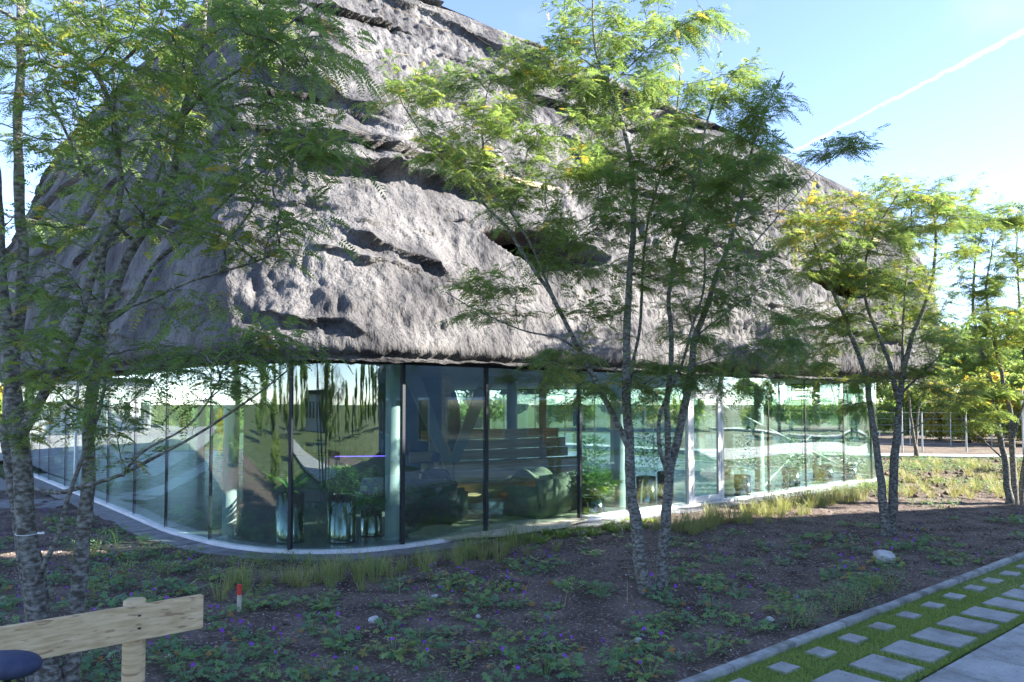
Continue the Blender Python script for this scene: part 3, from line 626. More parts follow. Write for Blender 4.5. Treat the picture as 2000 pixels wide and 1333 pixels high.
# ================================================================== foliage kit
def rnd_rot(t, s):
    """orthonormal frames from direction t (N,3) and rough side s (N,3)"""
    t = t / (np.linalg.norm(t, axis=1)[:, None] + 1e-9); s = s - t * (s * t).sum(1)[:, None]; s /= np.linalg.norm(s, axis=1)[:, None] + 1e-9
    return t, s, np.cross(t, s)
def fronds(pos, d, L, pairs=8, llen=.21, lwid=.1, droop=.35, tone=None, rachis=True, rg=rng):
    """pinnate leaves: leaflet pairs folded along a drooping rachis"""
    N_ = len(pos); sx = rg.normal(0, 1, (N_, 3)) * .35 + np.cross(d, [0, 0, 1.0]); t, s, n = rnd_rot(d, sx)
    n = np.where(n[:, 2:3] < 0, -n, n)
    V = []; k = 0; L = L[:, None]; dr = (droop * rg.uniform(.4, 1.6, N_))[:, None]
    def cen(f): return pos + t * L * f * (1 - .25 * dr * f) + np.array([0, 0, -1.0]) * L * dr * f * f
    for i in range(pairs):
        f = .12 + .85 * (i + .3) / pairs
        c = cen(f); prof = (math.sin(PI * (.15 + .78 * f)) ** .6)
        ll = L * llen * prof * (1.15 if pairs > 6 else 1.4); lw = L * lwid * prof
        fold = rg.uniform(.05, .5, (N_, 1)); tw = rg.uniform(.15, .5, (N_, 1))
        for sg in (-1, 1):
            ax = s * sg * np.cos(fold) - n * np.sin(fold) * .9 + t * tw; ax /= np.linalg.norm(ax, axis=1)[:, None]
            sd_ = t * .95 + n * rg.uniform(-.25, .25, (N_, 1))
            c0_ = c + t * L * (.02 if sg > 0 else 0)
            V += [c0_, c0_ + ax * ll * .45 + sd_ * lw * .5, c0_ + ax * ll, c0_ + ax * ll * .45 - sd_ * lw * .5]; k += 1
    if rachis:
        a, b_, c = cen(0), cen(.5), cen(1.0); w_ = s * L * .006
        V += [a - w_, a + w_, b_ + w_, b_ - w_, b_ - w_, b_ + w_, c + w_ * .4, c - w_ * .4]; k += 2
    V = np.stack(V, 1).reshape(N_, k, 4, 3)
    tone = rg.uniform(0, 1, N_) if tone is None else tone
    tn = tone[:, None] + rg.normal(0, .05, (N_, k))
    return V.reshape(-1, 3), np.arange(N_ * k * 4).reshape(-1, 4), np.clip(tn, 0, 1).ravel()
def grow(name, stems, pads, label, seed, fl=.17, npair=8, per=16, yellow=.05, group='young honey locust trees around the pavilion', droop=.4, twl=.30, attach_z=1.3, kr=.0028, leafm='leaf'):
    """stems: [(parent index or None, [(px,py,Y)...], r0, r1)]; pads: [(px,py,rx,ry,Y,dY,count[,yellow])]"""
    rg = np.random.default_rng(seed)
    b0 = at(*stems[0][0][0]); root = tag(empty(name, (b0.x, b0.y, 0)), label, 'tree', group); off = np.array([b0.x, b0.y, 0.0])
    pos = []; rad = []; plen = []; par = []; V_, Q_ = [], []; vb = 0; dirs = []
    def put(Vx, Qx):
        nonlocal vb
        V_.append(Vx); Q_.append(Qx + vb); vb += len(Vx)
    for si, (pts, r0, r1) in enumerate(stems):
        P3 = np.array([tuple(at(*p)) for p in pts]);
        d = np.r_[0, np.cumsum(np.linalg.norm(np.diff(P3, axis=0), axis=1))]; m = max(4, int(d[-1] / .09)); t = np.linspace(0, d[-1], m)
        Pn = np.stack([np.interp(t, d, P3[:, k]) for k in range(3)], 1)
        for _ in range(3): Pn[1:-1] = (Pn[:-2] + 2 * Pn[1:-1] + Pn[2:]) / 4
        amp = min(.02, r0 * .4); Pn[1:-1] += np.stack([fbm(t * 2.2, t * 0 + si * 7.1 + k * 3 + seed, o=2) for k in range(3)], 1)[1:-1] * amp * 1.4
        Rn = r0 + (r1 - r0) * (t / d[-1]) ** .8
        if Pn[0, 2] < .3: Rn = Rn * (1 + .28 * np.exp(-(Pn[:, 2] - Pn[0, 2]) / .10))
        Rn = Rn * (1 + .07 * fbm(t * 5, t * 0 + si, o=2))
        Vx, Qx = tube_np(Pn, Rn, 10 if r0 > .03 else 7)
        ang = np.arange(len(Vx)); rel = Vx - np.repeat(Pn, 10 if r0 > .03 else 7, axis=0); Vx = Vx + rel * (.10 * vnoise(Vx[:, 0] * 19, Vx[:, 1] * 19, Vx[:, 2] * 9))[:, None]
        put(Vx, Qx)
        for k in range(m):
            if Pn[k, 2] > attach_z: pos.append(Pn[k]); rad.append(Rn[k]); plen.append(t[k] * .5); par.append(-1); dirs.append(Pn[min(k + 1, m - 1)] - Pn[max(k - 1, 0)])
    pos = [np.array(p) for p in pos]
    A = []; Yl = []
    for p in pads:
        cx, cy, rx, ry, Y, dY, cnt = p[:7]; yl = p[7] if len(p) > 7 else yellow
        for _ in range(cnt):
            a = rg.uniform(0, 2 * PI); r = math.sqrt(rg.uniform(0, 1)); A.append(tuple(at(cx + rx * r * math.cos(a), cy + ry * r * math.sin(a), Y + rg.uniform(-dY, dY)))); Yl.append(yl)
    A = np.array(A); Yl = np.array(Yl)
    PS = np.array(pos); dm = np.array([np.min(((PS - a) ** 2).sum(1)) for a in A]); order = np.argsort(dm)
    cap = len(pos) + len(A) * 40; BP = np.zeros((cap, 3)); BL = np.zeros(cap); BD = np.zeros((cap, 3)); n0 = len(pos); BP[:n0] = PS; BL[:n0] = plen; BD[:n0] = np.array(dirs); nb = n0
    parent = np.full(cap, -1); chains = []
    for ai in order:
        a = A[ai]; dv = a - BP[:nb]; dist = np.linalg.norm(dv, axis=1)
        ud = BD[:nb] / (np.linalg.norm(BD[:nb], axis=1)[:, None] + 1e-9); cosn = (dv * ud).sum(1) / (dist + 1e-9)
        cost = dist * (1.35 - .45 * cosn) + .22 * BL[:nb] + np.where(dv[:, 2] < -.1, .5 * (-dv[:, 2]), 0)
        b_ = int(np.argmin(cost)); L = dist[b_]
        if L < .05: continue
        m = max(4, int(L / .085)); m = min(m, 38); t = np.linspace(0, 1, m + 1)[:, None]
        p0 = BP[b_]; p3 = a; dd = ud[b_] * .6 + dv[b_] / L * .7; dd /= np.linalg.norm(dd)
        p1 = p0 + dd * L * .35; p2 = p3 - (dv[b_] / L + np.array([0, 0, .22 + .3 * rg.uniform()])) * L * .3
        C = (1-t)**3*p0 + 3*(1-t)**2*t*p1 + 3*(1-t)*t*t*p2 + t**3*p3
        C[1:-1] += rg.normal(0, 1, (m - 1, 3)) * .009
        ids = [b_]
        for k in range(1, m + 1):
            BP[nb] = C[k]; BL[nb] = BL[b_] + L * k / m; BD[nb] = C[k] - C[k - 1]; parent[nb] = ids[-1]; ids.append(nb); nb += 1
        chains.append((ids, ai))
    tips = np.zeros(nb)
    for ids, _ in chains: tips[ids[-1]] += 1
    for k in range(nb - 1, n0 - 1, -1): tips[parent[k]] += tips[k]
    fp, fd, fy = [], [], []
    for ids, ai in chains:
        R_ = kr * np.maximum(tips[ids], 1) ** .46; R_[0] = min(R_[0], R_[1]); C = BP[ids]
        put(*tube_np(C, R_, 5))
        # leafy length at the outer end
        seg = np.linalg.norm(np.diff(C, axis=0), axis=1); cum = np.r_[0, np.cumsum(seg)]; Lc = cum[-1]
        dirn = C[-1] - C[max(0, len(C) - 4)]; dirn /= np.linalg.norm(dirn) + 1e-9
        twigs = [(C, cum, min(Lc, .55))]
        for q_ in range(4 + int(rg.random() < .5)):
            f = rg.uniform(max(0, Lc - .55), Lc); p = np.array([np.interp(f, cum, C[:, k]) for k in range(3)])
            sd_ = rg.normal(0, 1, 3); sd_[2] = sd_[2] * .35 + .1; v = dirn * .8 + sd_ * .8; v /= np.linalg.norm(v); l_ = twl * rg.uniform(.6, 1.3)
            tt = np.linspace(0, 1, 4)[:, None]; Ct = p + v * l_ * tt + np.array([0, 0, -1.0]) * l_ * .22 * tt ** 2
            put(*tube_np(Ct, np.linspace(kr * .8, kr * .35, 4), 4)); twigs.append((Ct, np.linspace(0, l_, 4), l_))
        npt = max(3, int(per / len(twigs)))
        for Ct, cm, ln in twigs:
            nf = max(2, int(npt * rg.uniform(.7, 1.3)))
            for q_ in range(nf):
                f = cm[-1] - ln * (1 - (q_ + 1) / nf) * .98; p = np.array([np.interp(f, cm, Ct[:, k]) for k in range(3)])
                td = Ct[-1] - Ct[0]; td /= np.linalg.norm(td) + 1e-9
                sdv = np.cross(td, [0, 0, 1.0]); sdv /= np.linalg.norm(sdv) + 1e-9
                v = td * rg.uniform(.25, .9) + sdv * (1 if q_ % 2 else -1) * rg.uniform(.5, 1) + np.array([0, 0, rg.uniform(-.35, .25)])
                if q_ == nf - 1: v = td + np.array([0, 0, -.1])
                fp.append(p); fd.append(v / np.linalg.norm(v)); fy.append(Yl[ai])
    fp = np.array(fp); fd = np.array(fd); fy = np.array(fy); n = len(fp)
    clump = fbm(fp[:, 0] * 1.6, fp[:, 1] * 1.6, fp[:, 2] * 1.6, o=2, s=seed)
    tone = np.clip(.38 + .35 * clump + rg.normal(0, .16, n), 0, .82); yl = rg.random(n) < (fy + .12 * np.maximum(clump, 0)); tone[yl] = rg.uniform(.8, 1, yl.sum())
    Lf = fl * rg.uniform(.6, 1.25, n)
    Vf, Qf, tn = fronds(fp - off, fd, Lf, npair, droop=droop, tone=tone, rg=rg)
    quads('trunk', np.concatenate(V_) - off, np.concatenate(Q_), M['bark'], root, smooth=True)
    quads('crown', Vf, Qf, M[leafm], root, tone=tn)
    print(name, 'attr', len(A), 'fronds', n, 'quads', len(Qf) + sum(map(len, Q_))); return root
# ------------------------------------------------------------------ the four trees of the photo
S1 = [([(100, 1345, 5.7), (70, 1190, 5.75), (55, 1040, 5.8), (38, 860, 5.9), (22, 720, 6.0), (10, 600, 6.05), (2, 500, 6.1), (-12, 330, 6.2), (-40, 120, 6.3), (-80, -120, 6.4)], .088, .03),
      ([(72, 1345, 5.95), (52, 1160, 6.0), (34, 1000, 6.05), (20, 900, 6.1), (15, 800, 6.15), (38, 620, 6.2), (45, 500, 6.2), (36, 420, 6.2), (40, 330, 6.2), (30, 200, 6.2), (48, 100, 6.25), (25, -80, 6.3)], .062, .03),
      ([(135, 1345, 5.8), (155, 1190, 5.8), (164, 1060, 5.85), (168, 950, 5.9), (170, 860, 5.95), (176, 760, 6.0), (192, 660, 6.0), (222, 570, 6.0), (252, 500, 6.0), (262, 470, 6.0), (300, 440, 5.95), (332, 375, 5.9), (340, 330, 5.9), (356, 228, 5.9), (380, 160, 5.85), (392, 110, 5.85), (400, 40, 5.8), (415, -90, 5.8)], .066, .018),
      ([(38, 860, 5.9), (70, 800, 5.85), (100, 745, 5.8), (125, 690, 5.8), (155, 640, 5.8), (172, 560, 5.8), (198, 480, 5.8), (228, 420, 5.8), (238, 380, 5.8), (228, 320, 5.8), (230, 270, 5.8), (214, 210, 5.8), (196, 155, 5.75), (170, 120, 5.7), (110, 95, 5.7), (70, 70, 5.7), (20, 35, 5.6), (-40, -10, 5.6)], .045, .011),
      ([(196, 155, 5.75), (250, 115, 5.7), (290, 70, 5.65), (320, 30, 5.6), (340, -60, 5.6)], .016, .009),
      ([(228, 320, 5.8), (224, 200, 5.9), (222, 120, 5.9), (214, 60, 5.9), (190, -20, 6)], .014, .008),
      ([(192, 660, 6.0), (200, 600, 6.05), (198, 540, 6.1), (206, 470, 6.1), (290, 420, 6.3), (300, 360, 6.35), (325, 300, 6.4), (330, 250, 6.4)], .030, .012),
      ([(262, 470, 6.0), (244, 470, 5.9), (232, 440, 5.85), (206, 410, 5.8), (184, 370, 5.8), (150, 310, 5.8), (130, 265, 5.8), (110, 215, 5.75), (92, 180, 5.75)], .018, .008),
      ([(170, 615, 5.8), (230, 608, 5.7), (290, 585, 5.6), (340, 562, 5.5), (390, 542, 5.45), (440, 530, 5.4), (490, 515, 5.35), (540, 495, 5.3)], .019, .006),
      ([(80, 960, 5.8), (120, 965, 5.6), (160, 950, 5.5), (240, 930, 5.4), (310, 890, 5.3), (370, 860, 5.25), (440, 815, 5.2), (500, 770, 5.15), (560, 725, 5.1)], .020, .006),
      ([(60, 1160, 5.8), (95, 1085, 5.6), (125, 1020, 5.5), (132, 970, 5.5), (160, 900, 5.5), (185, 840, 5.5), (200, 790, 5.5), (215, 740, 5.5), (205, 700, 5.5)], .024, .010),
      ([(240, 930, 5.4), (260, 895, 5.3), (300, 865, 5.2), (360, 845, 5.15), (400, 800, 5.1), (430, 740, 5.05)], .011, .005),
      ([(190, 640, 6.1), (225, 620, 6.2), (260, 600, 6.3), (280, 540, 6.4), (310, 500, 6.4), (350, 480, 6.4), (390, 440, 6.4), (430, 400, 6.4), (470, 360, 6.4), (520, 330, 6.3)], .026, .008),
      ([(355, 230, 5.9), (380, 200, 5.8), (420, 165, 5.75), (470, 140, 5.7), (520, 90, 5.65), (560, 50, 5.6), (600, 15, 5.6)], .020, .007),
      ([(470, 140, 5.7), (520, 105, 5.6), (570, 75, 5.5), (640, 70, 5.4)], .010, .005)]
P1 = [(70, 60, 130, 110, 5.9, .9, 30), (250, 60, 150, 90, 5.8, 1.0, 32), (430, 50, 130, 80, 5.6, .9, 26), (560, 50, 80, 60, 5.4, .5, 13), (630, 110, 80, 45, 5.3, .4, 10), (100, 250, 130, 90, 6.0, 1.1, 26), (300, 220, 150, 90, 5.8, 1.0, 28, .09),
      (480, 215, 90, 60, 5.6, .7, 11), (560, 255, 110, 45, 5.4, .6, 12), (400, 330, 160, 60, 5.6, .9, 16), (600, 290, 110, 30, 5.3, .4, 11), (200, 390, 180, 60, 5.9, 1.0, 14), (70, 450, 90, 70, 6.0, .8, 8), (560, 400, 70, 45, 5.4, .5, 8), (350, 440, 130, 40, 5.6, .7, 8),
      (500, 480, 60, 35, 5.3, .3, 6), (110, 560, 80, 50, 5.7, .7, 9), (380, 585, 110, 35, 5.5, .5, 7), (90, 690, 120, 55, 5.4, .6, 17), (290, 690, 110, 40, 5.4, .5, 11), (520, 670, 75, 30, 5.0, .3, 10), (430, 720, 90, 35, 5.0, .3, 8), (210, 770, 110, 40, 5.4, .5, 9), (430, 770, 60, 25, 5.05, .3, 4), (180, 850, 70, 40, 5.4, .3, 5), (30, 820, 50, 40, 5.6, .5, 4), (230, 900, 30, 20, 5.3, .2, 1),
      (-150, 150, 120, 220, 6.0, 1.4, 30), (150, -150, 300, 80, 5.9, 1.3, 40), (-130, 500, 110, 120, 6, 1.2, 14), (480, -120, 140, 60, 5.7, .8, 12)]
grow('honey_locust', S1, P1, 'largest nearest multi stemmed tree at left with lichen spotted trunks behind the wooden rail', 11, fl=.17, npair=9, per=20, yellow=.035, droop=.42, twl=.26)
S2 = [([(1264, 1162, 9.15), (1250, 1080, 9.15), (1236, 980, 9.15), (1228, 880, 9.15), (1224, 800, 9.2), (1224, 700, 9.2), (1228, 600, 9.2), (1236, 480, 9.2), (1240, 380, 9.2), (1226, 300, 9.2), (1212, 220, 9.15), (1190, 170, 9.15), (1165, 110, 9.1), (1158, 40, 9.1), (1160, -30, 9.1)], .085, .010),
      ([(1232, 885, 9.15), (1205, 830, 9.1), (1165, 750, 9.0), (1135, 690, 8.95), (1112, 640, 8.9), (1085, 590, 8.85), (1060, 555, 8.8), (1040, 520, 8.75), (1000, 460, 8.7), (950, 400, 8.6), (900, 345, 8.55), (850, 300, 8.5), (810, 240, 8.5), (780, 190, 8.5)], .042, .007),
      ([(1085, 590, 8.85), (1062, 540, 8.9), (1045, 490, 8.9), (1000, 420, 8.95), (960, 350, 9.0), (940, 280, 9.0), (945, 200, 9.0), (960, 150, 9.0)], .020, .007),
      ([(1135, 690, 8.95), (1100, 660, 8.8), (1030, 650, 8.7), (960, 620, 8.6), (900, 590, 8.5), (870, 570, 8.45)], .014, .005),
      ([(1292, 1152, 9.35), (1298, 1060, 9.35), (1302, 980, 9.35), (1306, 920, 9.35), (1326, 850, 9.4), (1340, 790, 9.4), (1350, 720, 9.4), (1356, 660, 9.4), (1380, 600, 9.45), (1398, 540, 9.45), (1430, 470, 9.5), (1450, 380, 9.5), (1470, 280, 9.5), (1500, 200, 9.5), (1530, 140, 9.5)], .078, .008),
      ([(1304, 930, 9.35), (1304, 860, 9.3), (1300, 800, 9.25), (1310, 720, 9.2), (1312, 640, 9.2), (1306, 590, 9.2), (1318, 500, 9.1), (1336, 420, 9.05), (1370, 330, 9.0), (1375, 250, 9.0), (1400, 180, 9.0), (1450, 130, 9.0)], .045, .007),
      ([(1308, 940, 9.2), (1288, 880, 9.1), (1284, 820, 9.05), (1300, 780, 9.0), (1330, 720, 9.0), (1350, 640, 8.9), (1378, 560, 8.85), (1376, 470, 8.8), (1400, 400, 8.8)], .030, .008),
      ([(1224, 830, 9.2), (1230, 740, 9.35), (1250, 640, 9.5), (1255, 540, 9.6), (1262, 440, 9.7), (1290, 340, 9.8), (1320, 250, 9.8), (1330, 120, 9.8), (1280, 60, 9.8)], .026, .008),
      ([(1190, 170, 9.15), (1240, 120, 9.1), (1290, 75, 9.1), (1340, 45, 9.1), (1390, 25, 9.1)], .012, .005),
      ([(1356, 660, 9.4), (1420, 610, 9.5), (1470, 570, 9.5), (1530, 540, 9.6)], .015, .006),
      ([(1240, 760, 9.2), (1290, 730, 9.0), (1350, 715, 8.9), (1420, 690, 8.85), (1500, 680, 8.8)], .012, .005),
      ([(1470, 480, 9.5), (1540, 400, 9.6), (1590, 340, 9.6), (1640, 300, 9.6)], .010, .004)]
P2 = [(1160, 50, 85, 55, 9.1, .9, 14), (1270, 70, 100, 60, 9.1, .9, 16), (1365, 35, 45, 22, 9.1, .4, 5), (1110, 110, 60, 45, 9.0, .7, 9), (1000, 130, 60, 40, 8.9, .6, 9), (880, 140, 70, 35, 8.7, .5, 9), (780, 190, 55, 40, 8.6, .5, 6), (900, 230, 110, 50, 8.7, .8, 14), (1050, 220, 110, 60, 9.0, .9, 18),
      (1200, 180, 90, 60, 9.1, 1.1, 18), (1330, 190, 90, 45, 9.2, 1.1, 14), (1460, 175, 80, 45, 9.4, 1, 15), (1505, 230, 45, 50, 9.5, .8, 9), (1400, 290, 120, 60, 9.3, 1.2, 32, .09), (1260, 300, 120, 70, 9.2, 1.2, 32), (1090, 330, 120, 60, 9.0, 1.1, 26), (930, 320, 100, 45, 8.8, .7, 13, .09), (840, 300, 60, 30, 8.6, .4, 5),
      (1450, 390, 100, 60, 9.4, 1.2, 21), (1310, 410, 120, 70, 9.2, 1.3, 32), (1150, 430, 100, 50, 9.0, 1.0, 15), (1010, 410, 80, 35, 8.8, .6, 8), (1410, 500, 110, 55, 9.3, 1.2, 18), (1270, 530, 110, 50, 9.2, 1.2, 16), (1110, 510, 70, 30, 8.9, .6, 8), (940, 560, 60, 30, 8.5, .4, 6), (980, 600, 80, 30, 8.6, .4, 6), (1150, 610, 90, 35, 9, .7, 8),
      (1460, 600, 100, 45, 9.4, 1, 15), (1320, 630, 80, 45, 9.2, 1, 9), (1500, 680, 80, 30, 9.2, .7, 10), (1100, 710, 80, 30, 8.9, .5, 8), (1250, 740, 100, 40, 9.1, .8, 15), (1380, 720, 80, 30, 9.2, .8, 9), (1430, 755, 60, 25, 9.1, .6, 4), (1110, 770, 55, 25, 8.9, .4, 3), (1640, 285, 55, 30, 9.6, .3, 8), (1530, 320, 45, 55, 9.5, .6, 7), (1200, -60, 160, 50, 9.1, .9, 10)]
grow('honey_locust', S2, P2, 'two stemmed tree in the dark bed in front of the white glass door', 23, fl=.185, npair=7, per=44, yellow=.035, droop=.4, twl=.28)
S3 = [([(1730, 1046, 13.15), (1722, 960, 13.15), (1712, 880, 13.15), (1702, 800, 13.1), (1694, 740, 13.1), (1676, 690, 13.0), (1650, 620, 13.0), (1610, 540, 12.9), (1590, 470, 12.9), (1560, 420, 12.9)], .085, .010),
      ([(1740, 1042, 13.3), (1746, 940, 13.3), (1752, 850, 13.3), (1756, 780, 13.3), (1762, 720, 13.3), (1782, 660, 13.3), (1806, 600, 13.3), (1826, 530, 13.3), (1830, 450, 13.3), (1815, 380, 13.3)], .095, .012),
      ([(1754, 780, 13.3), (1738, 710, 13.2), (1712, 650, 13.1), (1690, 590, 13.1), (1690, 500, 13.1), (1720, 430, 13.1), (1760, 370, 13.1)], .048, .010),
      ([(1758, 770, 13.3), (1790, 740, 13.4), (1830, 700, 13.5), (1870, 660, 13.5)], .028, .008), ([(1762, 720, 13.3), (1764, 640, 13.5), (1770, 540, 13.6), (1780, 450, 13.6), (1780, 380, 13.6)], .03, .01),
      ([(1752, 850, 13.3), (1800, 830, 13.2), (1850, 790, 13.1), (1890, 770, 13.0)], .014, .005)]
P3 = [(1760, 380, 90, 45, 13.2, 1.0, 22), (1850, 380, 60, 40, 13.4, .9, 14), (1620, 410, 80, 35, 13.0, .9, 17, .55), (1560, 450, 60, 40, 12.9, .8, 15, .3), (1700, 450, 100, 50, 13.2, 1.2, 28, .12), (1820, 470, 70, 60, 13.4, 1.1, 22), (1580, 530, 60, 30, 12.9, .8, 10), (1680, 540, 100, 50, 13.2, 1.2, 26), (1800, 570, 80, 50, 13.4, 1.1, 20),
      (1620, 630, 90, 45, 13, 1.0, 20), (1740, 640, 90, 50, 13.3, 1.2, 20), (1850, 650, 60, 50, 13.4, .9, 13), (1560, 700, 70, 30, 12.9, .7, 9), (1650, 730, 80, 30, 13.0, .8, 10), (1790, 740, 90, 30, 13.3, .9, 9), (1700, 790, 70, 20, 13.1, .5, 4), (1860, 770, 40, 30, 13.2, .5, 4), (1900, 450, 30, 60, 13.5, .7, 6)]
grow('honey_locust', S3, P3, 'tree with slender forked stems in front of the right end of the glass wall', 37, fl=.20, npair=6, per=46, yellow=.10, droop=.35, twl=.32, kr=.0034)
S4 = [([(1972, 986, 17.1), (1962, 900, 17.1), (1950, 830, 17.1), (1940, 760, 17.1), (1915, 680, 17.1), (1900, 600, 17.0), (1905, 500, 17.0), (1925, 420, 17)], .085, .012),
      ([(1982, 990, 17.2), (1978, 900, 17.2), (1975, 820, 17.2), (1958, 740, 17.2), (1940, 660, 17.3), (1925, 560, 17.3), (1940, 470, 17.3)], .085, .012),
      ([(1992, 984, 17.3), (2003, 900, 17.3), (2015, 780, 17.3), (2000, 680, 17.3), (1990, 560, 17.4), (1985, 450, 17.4)], .08, .012),
      ([(1962, 900, 17.1), (1920, 860, 17), (1885, 830, 16.9), (1860, 800, 16.8)], .02, .006), ([(1978, 860, 17.2), (1998, 790, 17.0), (2040, 700, 17.0), (2060, 600, 17)], .04, .01)]
P4 = [(1930, 440, 60, 45, 17, 1.1, 12), (1990, 450, 50, 60, 17.2, 1.1, 12), (1900, 520, 40, 60, 17, .9, 9), (1970, 560, 60, 50, 17.2, 1.2, 14), (1920, 640, 60, 50, 17, 1, 11), (2000, 660, 50, 60, 17.2, 1.2, 12, .15), (1940, 730, 70, 35, 17, 1, 8), (1880, 790, 40, 30, 16.8, .6, 6), (1980, 780, 50, 40, 17, .9, 7), (2080, 560, 60, 150, 17.3, 1.3, 25), (1930, 830, 50, 20, 17, .6, 3)]
grow('honey_locust', S4, P4, 'multi stemmed tree at the right edge standing in sunlit ground cover', 41, fl=.25, npair=5, per=80, yellow=.10, droop=.35, twl=.36, kr=.004)
# ================================================================== bed plants
BEDN = -.14
def leaf_lobed(c, t, n_, r):
    """five lobed leaf as five kite quads"""
    t, s, nn = t, np.cross(n_, t), n_; V = []
    for a in (-1.9, -.95, 0, .95, 1.9):
        d = t * math.cos(a) + s * math.sin(a); p = np.cross(nn, d); k = r * (1 - .12 * abs(a))
        V += [c, c + d * k * .62 + p * k * .26 - nn * k * .05, c + d * k + nn * -.12 * k, c + d * k * .62 - p * k * .26 - nn * k * .05]
    return V
def mk_geranium(seed, flowers, nl=26, spread=.17, hgt=.13, tb=.35):
    rg = np.random.default_rng(seed); V = []; T = []
    for i in range(nl):
        a = rg.uniform(0, 2 * PI); r = spread * rg.uniform(.15, 1) ** .7; h = hgt * rg.uniform(.35, 1) * (1 - .4 * r / spread)
        c = np.array([r * math.cos(a), r * math.sin(a), h]); t = np.array([math.cos(a), math.sin(a), rg.uniform(-.5, .3)]); t /= np.linalg.norm(t)
        up = np.array([rg.normal(0, .35), rg.normal(0, .35), 1.0]); up -= t * up.dot(t); up /= np.linalg.norm(up); R_ = rg.uniform(.028, .055)
        tn = np.clip(tb + rg.normal(0, .2), 0, .93) if rg.random() > .05 else 1
        V += leaf_lobed(c, t, up, R_); T += [tn] * 5
        b0 = np.array([r * .2 * math.cos(a), r * .2 * math.sin(a), -.02]); w_ = np.array([-math.sin(a), math.cos(a), 0]) * .0018; m_ = (b0 + c) / 2 + np.array([0, 0, .02])
        V += [b0 - w_, b0 + w_, m_ + w_, m_ - w_, m_ - w_, m_ + w_, c + w_, c - w_]; T += [.6, .8]
    V = np.array(V); o = quads('geranium_plant', V, np.arange(len(V)).reshape(-1, 4), M['plant'], tone=np.array(T))
    for f in range(flowers):
        mb = MB(); a = rg.uniform(0, 2 * PI); r = spread * rg.uniform(.2, .9); c = Vector((r * math.cos(a), r * math.sin(a), hgt * rg.uniform(.9, 1.5))); nrm_ = Vector((rg.normal(0, .4), -.5 + rg.normal(0, .3), .8)).normalized(); u = nrm_.orthogonal().normalized(); v = nrm_.cross(u)
        for q_ in range(5):
            d = u * math.cos(q_ * 1.257) + v * math.sin(q_ * 1.257); p = nrm_.cross(d); R_ = .017
            mb.add([c, c + d * R_ * .7 + p * R_ * .45, c + d * R_ * 1.05 + nrm_ * .003, c + d * R_ * .7 - p * R_ * .45], [(0, 1, 2, 3)])
        mb.tube([Vector((c.x * .4, c.y * .4, 0)), c], .0012, 3, False)
        mb.build('flower', M['flower'], o)
    return o
def mk_tuft(seed, nb, hgt, spread, lean, tb, name='grass_tuft', wd=.004, m='grass'):
    rg = np.random.default_rng(seed); V = []; T = []
    for i in range(nb):
        a = rg.uniform(0, 2 * PI); r = spread * rg.uniform(0, 1) ** .5 * .35; b0 = np.array([r * math.cos(a), r * math.sin(a), -.02]); h = hgt * rg.uniform(.5, 1.1); l = lean * rg.uniform(.3, 1.3) * h
        a2 = a + rg.normal(0, .6); dr = np.array([math.cos(a2), math.sin(a2), 0]); w_ = np.array([-math.sin(a2), math.cos(a2), 0]) * wd
        p = [b0, b0 + dr * l * .25 + np.array([0, 0, h * .5]), b0 + dr * l * .65 + np.array([0, 0, h * .86]), b0 + dr * l * 1.1 + np.array([0, 0, h * (1 - .3 * lean)])]
        ws = (1, .9, .6, .12)
        for k in range(3): V += [p[k] - w_ * ws[k], p[k] + w_ * ws[k], p[k + 1] + w_ * ws[k + 1], p[k + 1] - w_ * ws[k + 1]]
        T += [np.clip(tb + rg.normal(0, .2), 0, 1)] * 3
    V = np.array(V); return quads(name, V, np.arange(len(V)).reshape(-1, 4), M[m], tone=np.array(T))
def mk_weed(seed, n_, hgt, spread, name, tb, ls=.05):
    rg = np.random.default_rng(seed); V = []; T = []
    for i in range(n_):
        a = rg.uniform(0, 2 * PI); h = hgt * rg.uniform(.1, 1); r = spread * math.sqrt(rg.uniform(0, 1)) * (1 - .45 * h / hgt)
        c = np.array([r * math.cos(a), r * math.sin(a), h]); a2 = a + rg.normal(0, .8); d = np.array([math.cos(a2), math.sin(a2), rg.uniform(-.3, .9)]); d /= np.linalg.norm(d); p = np.cross(d, [0, 0, 1.0]); p /= np.linalg.norm(p) + 1e-9; L = ls * rg.uniform(.5, 1.2)
        V += [c, c + d * L * .5 + p * L * .2, c + d * L, c + d * L * .5 - p * L * .2]; T.append(np.clip(tb + rg.normal(0, .22), 0, 1))
    for i in range(7):
        a = rg.uniform(0, 2 * PI); d = np.array([math.cos(a), math.sin(a), 0]) * spread * .6; w_ = np.array([-math.sin(a), math.cos(a), 0]) * .003; tp = d + [0, 0, hgt * .95]; b0 = np.array([0, 0, -.02])
        V += [b0 - w_, b0 + w_, tp + w_ * .5, tp - w_ * .5]; T.append(.9)
    V = np.array(V); return quads(name, V, np.arange(len(V)).reshape(-1, 4), M['plant'], tone=np.array(T))
def sz(x, y): return float(soil_z(np.array([x]), np.array([y]))[0])
PLs = [tuple(p) for p in PL]; PAV_A = PL
def in_bed(x, y, marg=.12):
    if (x - K0[0]) * NV[0] + (y - K0[1]) * NV[1] > -.14 - marg: return False
    return not bool(poly_inside(np.array([x]), np.array([y]), [tuple(p) for p in PL])[0]) and float(np.min(np.hypot(PL[:, 0] - x, PL[:, 1] - y))) > marg
used = []
def free(x, y, d):
    for a, b_ in used:
        if (a - x) ** 2 + (b_ - y) ** 2 < d * d: return False
    used.append((x, y)); return True
